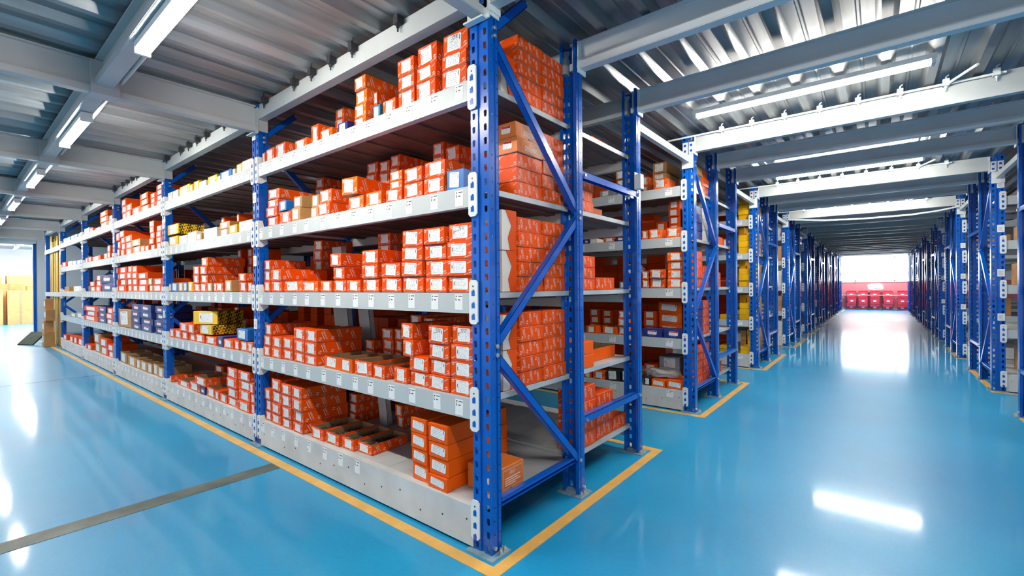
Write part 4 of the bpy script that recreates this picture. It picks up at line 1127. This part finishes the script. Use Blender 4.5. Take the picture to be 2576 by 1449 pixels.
ends(0, 2, 'e', -.10, .39, .268, 1.945, 5, FE); ends(0, 2, 'e', -.10, .665, .27, 1.945, 5, BE)
ends(0, 3, 'e', -.10, .395, .25, 1.335, 5, FE); ends(0, 3, 'e', -.10, .652, .275, 1.335, 5, BE)
ends(0, 4, 'm', -.095, .17, .26, .40, 1, 'lone place behind corner post', w=.24)
RS, RT = 'end stack of rear unit', 'second end stack of rear unit'
ends(0, 0, 'O', -.25, 1.62, .3, 2.80, 1, RS, w=.2)
ends(0, 1, 'e', -.10, 1.08, .285, 2.33, 3, RS); ends(0, 1, 'O', -.32, 1.50, .42, 2.20, 1, RT, w=.18)
ends(0, 2, 'e', -.10, 1.08, .30, 1.735, 3, RS); ends(0, 2, 'e', -.12, 1.43, .33, 1.57, 1, RT)
ends(0, 3, 'q', -.10, 1.08, .27, 1.066, 2, RS); ends(0, 3, 'O', -.20, 1.55, .40, .965, 1, RT, w=.22)
ends(0, 4, 'e', -.10, 1.08, .30, .72, 4, RS); ends(0, 4, 'e', -.11, 1.41, .28, .62, 3, RT); ends(0, 4, 'e', -.12, 1.72, .25, .36, 1, 'third end stack of rear unit')
ends(1, 0, 'k', -.10, .40, .26, 3.0, 3, FE); ends(1, 0, 'q', -.10, .67, .26, 3.0, 3, BE)
ends(1, 1, 'n', -.10, .40, .26, 2.5, 4, FE); ends(1, 1, 'w', -.10, .67, .26, 2.5, 3, BE)
ends(1, 2, 'e', -.10, .40, .26, 1.93, 4, FE); ends(1, 2, 'e', -.10, .67, .26, 1.75, 3, BE)
ends(1, 3, 'n', -.10, .40, .26, 1.30, 4, FE); ends(1, 3, 'e', -.10, .67, .26, 1.30, 4, BE)
ends(1, 4, 'e', -.10, .40, .26, .73, 5, FE); ends(1, 4, 'e', -.10, .67, .26, .73, 5, BE)
ends(1, 0, 'q', -.12, 1.10, .3, 2.86, 2, RS); ends(1, 1, 'g', -.12, 1.10, .3, 2.3, 2, RS); ends(1, 1, 'q', -.13, 1.45, .3, 2.2, 1, RT); ends(1, 2, 'e', -.12, 1.10, .5, 1.68, 2, RS); ends(1, 4, 'e', -.12, 1.10, .5, .40, 1, RS)
for sh, z in enumerate((3.0, 2.48, 1.88, 1.27, .66)):
    ends(2, sh, 'y', -.10, .40, .26, z, 4, FE); ends(2, sh, 'k', -.10, .67, .26, z, 3, BE)
    ends(2, sh, 'w', -.12, 1.10, .4, z - .15, 2, RS)
    ends(3, sh, 'k' if sh % 2 else 'w', -.15, .02, .30, z - .05, 3, 'front corner stack'); ends(3, sh, 'g', -.10, .40, .26, z - .1, 3, FE); ends(3, sh, 'w', -.10, .67, .26, z, 3, BE)

for sh, zz in ((0, (2.684, 2.93)), (2, (1.468, 1.725, 1.975)), (3, (.86, 1.11, 1.33))):
    for i in range(len(zz) - 1):
        jobs.append(['u', -.185, .245, zz[i], .15, .135, zz[i + 1] - zz[i] - .002, 'upright red carton with white base showing, %s up behind corner post, %s' % (ORD[i], SHELF[sh]), 'upright cartons behind the corner post', random.uniform(-.03, .03), 0, 'x', 0, sh, i, 2])
reds = [j for j in jobs if KIND[j[0]][0] == 'red_carton']
reds.sort(key=lambda j: px_size(j[1], j[2], j[3]) * (1.25 if j[10] else 1.0))
keep = set(id(j) for j in reds[:298])
pens = 0
for q, j in enumerate(jobs):
    kd, x, y, z, w, d, h, lab, grp, yaw, hid, key, bay, sh, i, n = j
    if KIND[kd][0] == 'red_carton' and id(j) not in keep:
        T = Matrix.Translation((x, y, z)) @ Matrix.Rotation(yaw, 4, 'Z')
        REST.box(-w / 2, w / 2, 0, d, 0, h, 0, lambda v: T @ v)
        if kd == 'r':
            REST.add([T @ Vector(p) for p in ((-w * .32, -.0015, h * .15), (w * .25, -.0015, h * .15), (w * .25, -.0015, h * .85), (-w * .32, -.0015, h * .85))], [(0, 1, 2, 3)], 1)
        continue
    dist = px_size(x, y, z)
    lod = 0 if dist < 6.2 else 1 if dist < 11 else 2
    if lod == 1 and (kd == 'e' or kd in 'yk' and y > 7): lod = 2
    pen = None
    if key == 'c' and bay == 0 and i == n - 1 and (sh in (0, 2, 3) and 'first stack' in lab or sh == 3 and 'set on third' in lab or sh == 3 and 'second stack' in lab): pen = 0 if sh == 0 else 1
    carton(kd, x, y, z, w, d, h, lab, grp, lod, yaw, q * 7 + i * 3, pen)
# darker depth of the shelves: more red cartons standing at the back
rr = random.Random(3)
for bay in range(5):
    for sh in range(5):
        if bay == 0 and sh == 0: continue
        x = -bay * P - ((1.5 if sh == 4 else .62) if bay == 0 else .2)
        while x > -(bay + 1) * P + .15:
            w = rr.uniform(.14, .18); n = rr.choice((2, 3, 3, 4)) if sh else 2
            if rr.random() < .8:
                for i in range(n): REST.box(x - w, x - .006, D1 + .07, D1 + .4, TOP[sh] + .0015 + i * .105, TOP[sh] + .1035 + i * .105)
            x -= w
for j in (1, 2):
    for bay in (0, 1, 2):
        for sh in range(5):
            x = -bay * P - (.75 if bay == 0 else .2)
            while x > -(bay + 1) * P + .3:
                w = rr.uniform(.16, .30); n = rr.choice((3, 4, 4))
                y = j * ROW + (D1 + .08 if bay == 0 else .62)
                for i in range(n): REST.box(x - w, x - .006, y, y + .3, TOP[sh] + .0015 + i * .12, TOP[sh] + .118 + i * .12)
                x -= w
o = link('red_carton', REST.mesh('red_carton_rest', ['r', 'paper'])); o['kind'] = 'stuff'; o['label'] = 'further red cartons stacked in the depth of the racks and the far bays'; o['category'] = 'cartons'

# ------------------------------------------------------------------ loose contents, bags, sheets
def heap(name, x, y, z, w, d, n, label, key='steel', L=.05, r=.003):
    mb = MB(); q = random.Random(int(x * -1000))
    for _ in range(n):
        c = Vector((q.uniform(-w / 2 + L / 2, w / 2 - L / 2), q.uniform(L / 2, d - L / 2), q.uniform(0, .02))); t = q.uniform(0, PI); e = q.uniform(-.25, .35)
        v = Vector((math.cos(t) * math.cos(e), math.sin(t) * math.cos(e), math.sin(e))) * L / 2
        mb.cyl(c - v, c + v, r, 6); mb.cyl(c + v, c + v * 1.12, r * 1.8, 6)
    o = link(name, mb.mesh(name, [key]), None, (x, y, z)); o['kind'] = 'stuff'; o['label'] = label; o['category'] = 'bolts'
for j in jobs:
    if j[0] in 'RO' and j[11] == 'c' and j[12] == 0:
        heap('loose_bolt', j[1], j[2] + .012, j[3] + j[6] * .45, j[4] - .05, j[5] - .05, 60 if j[13] == 4 else 40, 'loose metal bolts filling an open carton on the %s' % SHELF[j[13]], 'steel' if j[13] == 3 else 'dark', .05 if j[13] == 3 else .08)
def bag(name, x, y, z, sx, sy, sz, label):
    bm = bmesh.new(); bmesh.ops.create_icosphere(bm, subdivisions=3, radius=1)
    q = random.Random(int(abs(x) * 777))
    for v in bm.verts:
        k = 1 + q.uniform(-.16, .16) + .15 * math.sin(v.co.x * 5 + v.co.y * 4)
        v.co = Vector((v.co.x * sx * k, v.co.y * sy * k, max(v.co.z, -.75) * sz * k))
    lo = min(v.co.z for v in bm.verts)
    for v in bm.verts: v.co.z -= lo
    me = bpy.data.meshes.new(name); bm.to_mesh(me); bm.free(); me.materials.append(M['bag'])
    tag(link(name, me, None, (x, y, z)), label, 'bag')
bag('plastic_bag', -.82, ROW + .18, 1.628, .13, .12, .09, 'crumpled clear plastic bag on red cartons, middle shelf, second row')
bag('plastic_bag', -.42, ROW + .16, .352, .22, .12, .06, 'crumpled clear plastic bag over orange cartons, bottom shelf, second row')
bag('plastic_bag', -.95, ROW + .50, .26, .15, .10, .09, 'clear plastic bag behind the black case, bottom shelf, second row')
bag('plastic_bag', -4.55, .42, 2.69, .16, .1, .16, 'clear plastic bag behind yellow cartons, top shelf, second bay')
bag('plastic_bag', -3.17, .17, 1.62, .09, .1, .075, 'clear plastic bag on red carton, middle shelf, second bay')
bag('plastic_bag', -.3, ROW + 1.75, .87, .1, .14, .2, 'tall clear plastic bag at rear end, fourth shelf down, second row')
mb = MB()
def sheet(x, y, z, w, h, label, lean=.1):
    mb = MB(); mb.box(-w / 2, w / 2, 0, .004, 0, h); mb.box(-w / 2, -w / 2 + .004, 0, .05, 0, h); mb.box(w / 2 - .004, w / 2, 0, .05, 0, h)
    o = link('divider_sheet', mb.mesh('divider_sheet', ['panel']), None, (x, y, z), (lean, 0, 0)); tag(o, label, 'divider', 'grey divider sheets')
sheet(-2.52, .60, TOP[2] + .002, .17, .44, 'grey divider sheet behind cartons by the far post, middle shelf, corner bay')
sheet(-2.5, .62, TOP[3] + .002, .25, .44, 'grey divider sheet beside the far post, fourth shelf down, corner bay')
sheet(-2.1, .62, TOP[3] + .002, .17, .44, 'grey divider sheet behind the open cartons, fourth shelf down, corner bay')
sheet(-1.85, .62, TOP[4] + .002, .12, .5, 'grey divider sheet behind the open trays, bottom shelf, corner bay')

# ------------------------------------------------------------------ the row's far end: rods, boards, two beams
ex = -5 * P
o = rack_front(ex, 0, 0, 'bare rack frame holding yellow rods at the doorway end of the first row', GR, conn=False, detail=False)
for c in list(o.children):
    if c.name.startswith(('front_beam', 'rear_beam', 'shelf_panel', 'kick_panel')) and not (c.name.startswith('front_beam') and c.location.z in ()):
        if c.name.startswith('front_beam') and (abs(c.location.z - TOP[0]) < .01 or abs(c.location.z - TOP[2]) < .01):
            c.location.z -= .02
            continue
        bpy.data.objects.remove(c)
link('upright_post', POST[(0, 0)], o, (-P + .2, 0, 0)); link('upright_post', POST[(0, 1)], o, (-P + .2, D1, 0))
q = random.Random(5)
for k in range(20):
    x = ex - .62 - (k % 10) * .185 + q.uniform(-.02, .02) - (k // 10) * .09; y = .05 + (k // 10) * .085; l = q.uniform(2.8, 3.05)
    mb = MB(); mb.box(-.06, .06, -.004, .004, 0, l); mb.box(-.06, -.052, 0, .045, 0, l)
    tag(link('yellow_rod', mb.mesh('yellow_rod', ['rod']), None, (x, y, .005), (q.uniform(-.006, 0), q.uniform(-.012, .012), 0)), 'long yellow angle rod standing in the bare frame by the doorway', 'rod', 'yellow rods')
mb = MB(); mb.box(-.26, .26, -.02, .02, 0, .46)
tag(link('board', mb.mesh('board', ['board'], bevel=.004), None, (ex - 1.9, -.50, .005), (-.8, 0, .5)), 'dark green board leaning low against the end of the first row', 'board')
for k, (dx, dy, dz, w, d, h) in enumerate(((-1.55, .03, .0, .42, .2, .36), (-1.6, .02, .362, .36, .18, .32), (-1.42, .03, .684, .34, .17, .3), (-1.62, .03, .986, .3, .16, .28))):
    mb = MB(); mb.box(-w / 2, w / 2, -d, 0, 0, h)
    mb.quad((-.12, -d - .002, h * .3), (.1, -d - .002, h * .3), (.1, -d - .002, h * .75), (-.12, -d - .002, h * .75), 1)
    tag(link('kraft_carton', mb.mesh('kraft_carton', ['k', 'paper'], bevel=.003), None, (ex + dx + .55, dy - .07, dz + .005)), 'kraft carton %s up in the pile before the bare end frame' % ORD[k], 'carton', 'kraft cartons piled at the row end')

# packing hall boxes
q = random.Random(9)
for k, (x, y, w, d, h) in enumerate(((-28.3, .25, .8, .9, 1.5), (-28.2, -.62, .7, .75, 1.55), (-29.6, 1.0, .9, .9, 1.7), (-29.5, -.05, .9, .9, 1.8), (-29.4, -1.0, .9, .8, 1.75), (-31, .5, 1, 1, 2.2), (-31, -.7, 1.0, 1.0, 2.1), (-28.4, 1.1, .7, .7, 1.5), (-27.6, 1.9, .8, .8, 1.3))):
    mb = MB(); n = 2 if h > 1.4 else 1; hh = h / n
    mb.box(-d / 2, d / 2, -w / 2, w / 2, 0, h); mb.box(d / 2, d / 2 + .002, -.03, .03, 0, h, 1)
    mb.box(-d / 2 - .004, d / 2 + .004, -w / 2 - .004, w / 2 + .004, h - .02, h, 0)
    tag(link('shipping_carton', mb.mesh('shipping_carton', ['k', 'inner'], bevel=.006), None, (x, y, 0), (0, 0, q.uniform(-.06, .06))), 'tall kraft shipping carton on the packing hall floor, %s from the door' % ORD[k], 'carton', 'shipping cartons in the hall')

# ------------------------------------------------------------------ red bins under the far window, and the guard rail
def bin_parts():
    a = MB(); w, d, h = .44, .36, .36; t = .012
    a.add([(-w / 2 + .03, .02, 0), (w / 2 - .03, .02, 0), (w / 2 - .03, d - .02, 0), (-w / 2 + .03, d - .02, 0), (-w / 2, 0, h), (w / 2, 0, h), (w / 2, d, h), (-w / 2, d, h)],
          [(0, 3, 2, 1), (0, 1, 5, 4), (1, 2, 6, 5), (2, 3, 7, 6), (3, 0, 4, 7)])
    a.box(-w / 2 + .02, w / 2 - .02, .015, d - .015, h - .07, h - .06)
    r = MB(); r.box(-w / 2 - .014, w / 2 + .014, -.014, .004, h - .035, h); r.box(-w / 2 - .014, w / 2 + .014, d - .004, d + .014, h - .035, h)
    r.box(-w / 2 - .014, -w / 2 + .004, 0, d, h - .035, h); r.box(w / 2 - .004, w / 2 + .014, 0, d, h - .035, h)
    l = MB(); l.box(-.065, .065, -.006, .02, .10, .18)
    return a.mesh('body', ['bin']), r.mesh('rim', ['bin']), l.mesh('paper_label', ['paper'])
ba, br, bl = bin_parts()
COLX = (.42, .97, 1.50, 2.06, 2.70)
for lev in range(3):
    for k, x in enumerate(COLX):
        o = thing('red_bin', 'red plastic bin with white label, %s up in the %s stack under the far window' % (ORD[lev], ORD[k]), 'bin', (x + (.03 if lev == 1 and k in (0, 3) else 0), 31.3, .0 + lev * .372), 0, 'red bins under the far window')
        link('body', ba, o); link('rim', br, o); link('paper_label', bl, o)
bag('white_wrap', 1.55, 31.42, 1.125, .34, .14, .22, 'white plastic wrapping heaped on the middle red bins under the window')
mb = MB(); mb.cyl((.0, 30.98, .845), (AISLE, 30.98, .845), .022, 10)
for x in (.8, 2.2): mb.cyl((x - .06, 30.98, .845), (x + .06, 30.98, .845), .026, 10, 1)
mb.box(-.03, .005, 30.9, 31.0, .81, .88, 1); mb.box(AISLE - .005, AISLE + .03, 30.9, 31.0, .81, .88, 1)
tag(link('guard_rail', mb.mesh('guard_rail', ['frame', 'plate'])), 'thin grey guard rail across the aisle before the red bins', 'rail')
pts = [(.02, 10.74, 3.04), (.7, 10.74, 2.96), (1.4, 10.74, 2.925), (2.2, 10.74, 2.93), (2.6, 10.74, 2.965), (2.93, 10.74, 3.02)]
mb = MB()
for a, b in zip(pts, pts[1:]): mb.cyl(a, b, .018, 8)
tag(link('sagging_cable', mb.mesh('sagging_cable', ['lamp'])), 'thick white cable sagging across the straight aisle at the fourth row', 'cable')
# kraft cartons visible between the racks across the aisle
for k, (x, y, z, w, d, h) in enumerate(((3.45, 2 * ROW + .12, .0 + TOP[4] + .002, .5, .5, .5), (3.45, 2 * ROW + .12, TOP[1] + .002, .5, .5, .22), (3.4, 2 * ROW + .1, TOP[2] + .002, .45, .5, .3), (3.4, 3 * ROW + .1, TOP[3] + .002, .5, .5, .35), (3.4, 3 * ROW + .1, TOP[1] + .002, .5, .5, .35), (3.45, ROW + 1.2, TOP[3] + .002, .5, .5, .4))):
    mb = MB(); mb.box(-w / 2, w / 2, 0, d, 0, h); mb.box(-.03, .03, -.002, d, h, h + .001, 1)
    tag(link('kraft_carton', mb.mesh('kraft_carton', ['k', 'inner'], bevel=.004), None, (x, y, z)), 'kraft carton on a rack shelf across the straight aisle, %s from the camera' % ORD[k], 'carton', 'kraft cartons across the aisle')
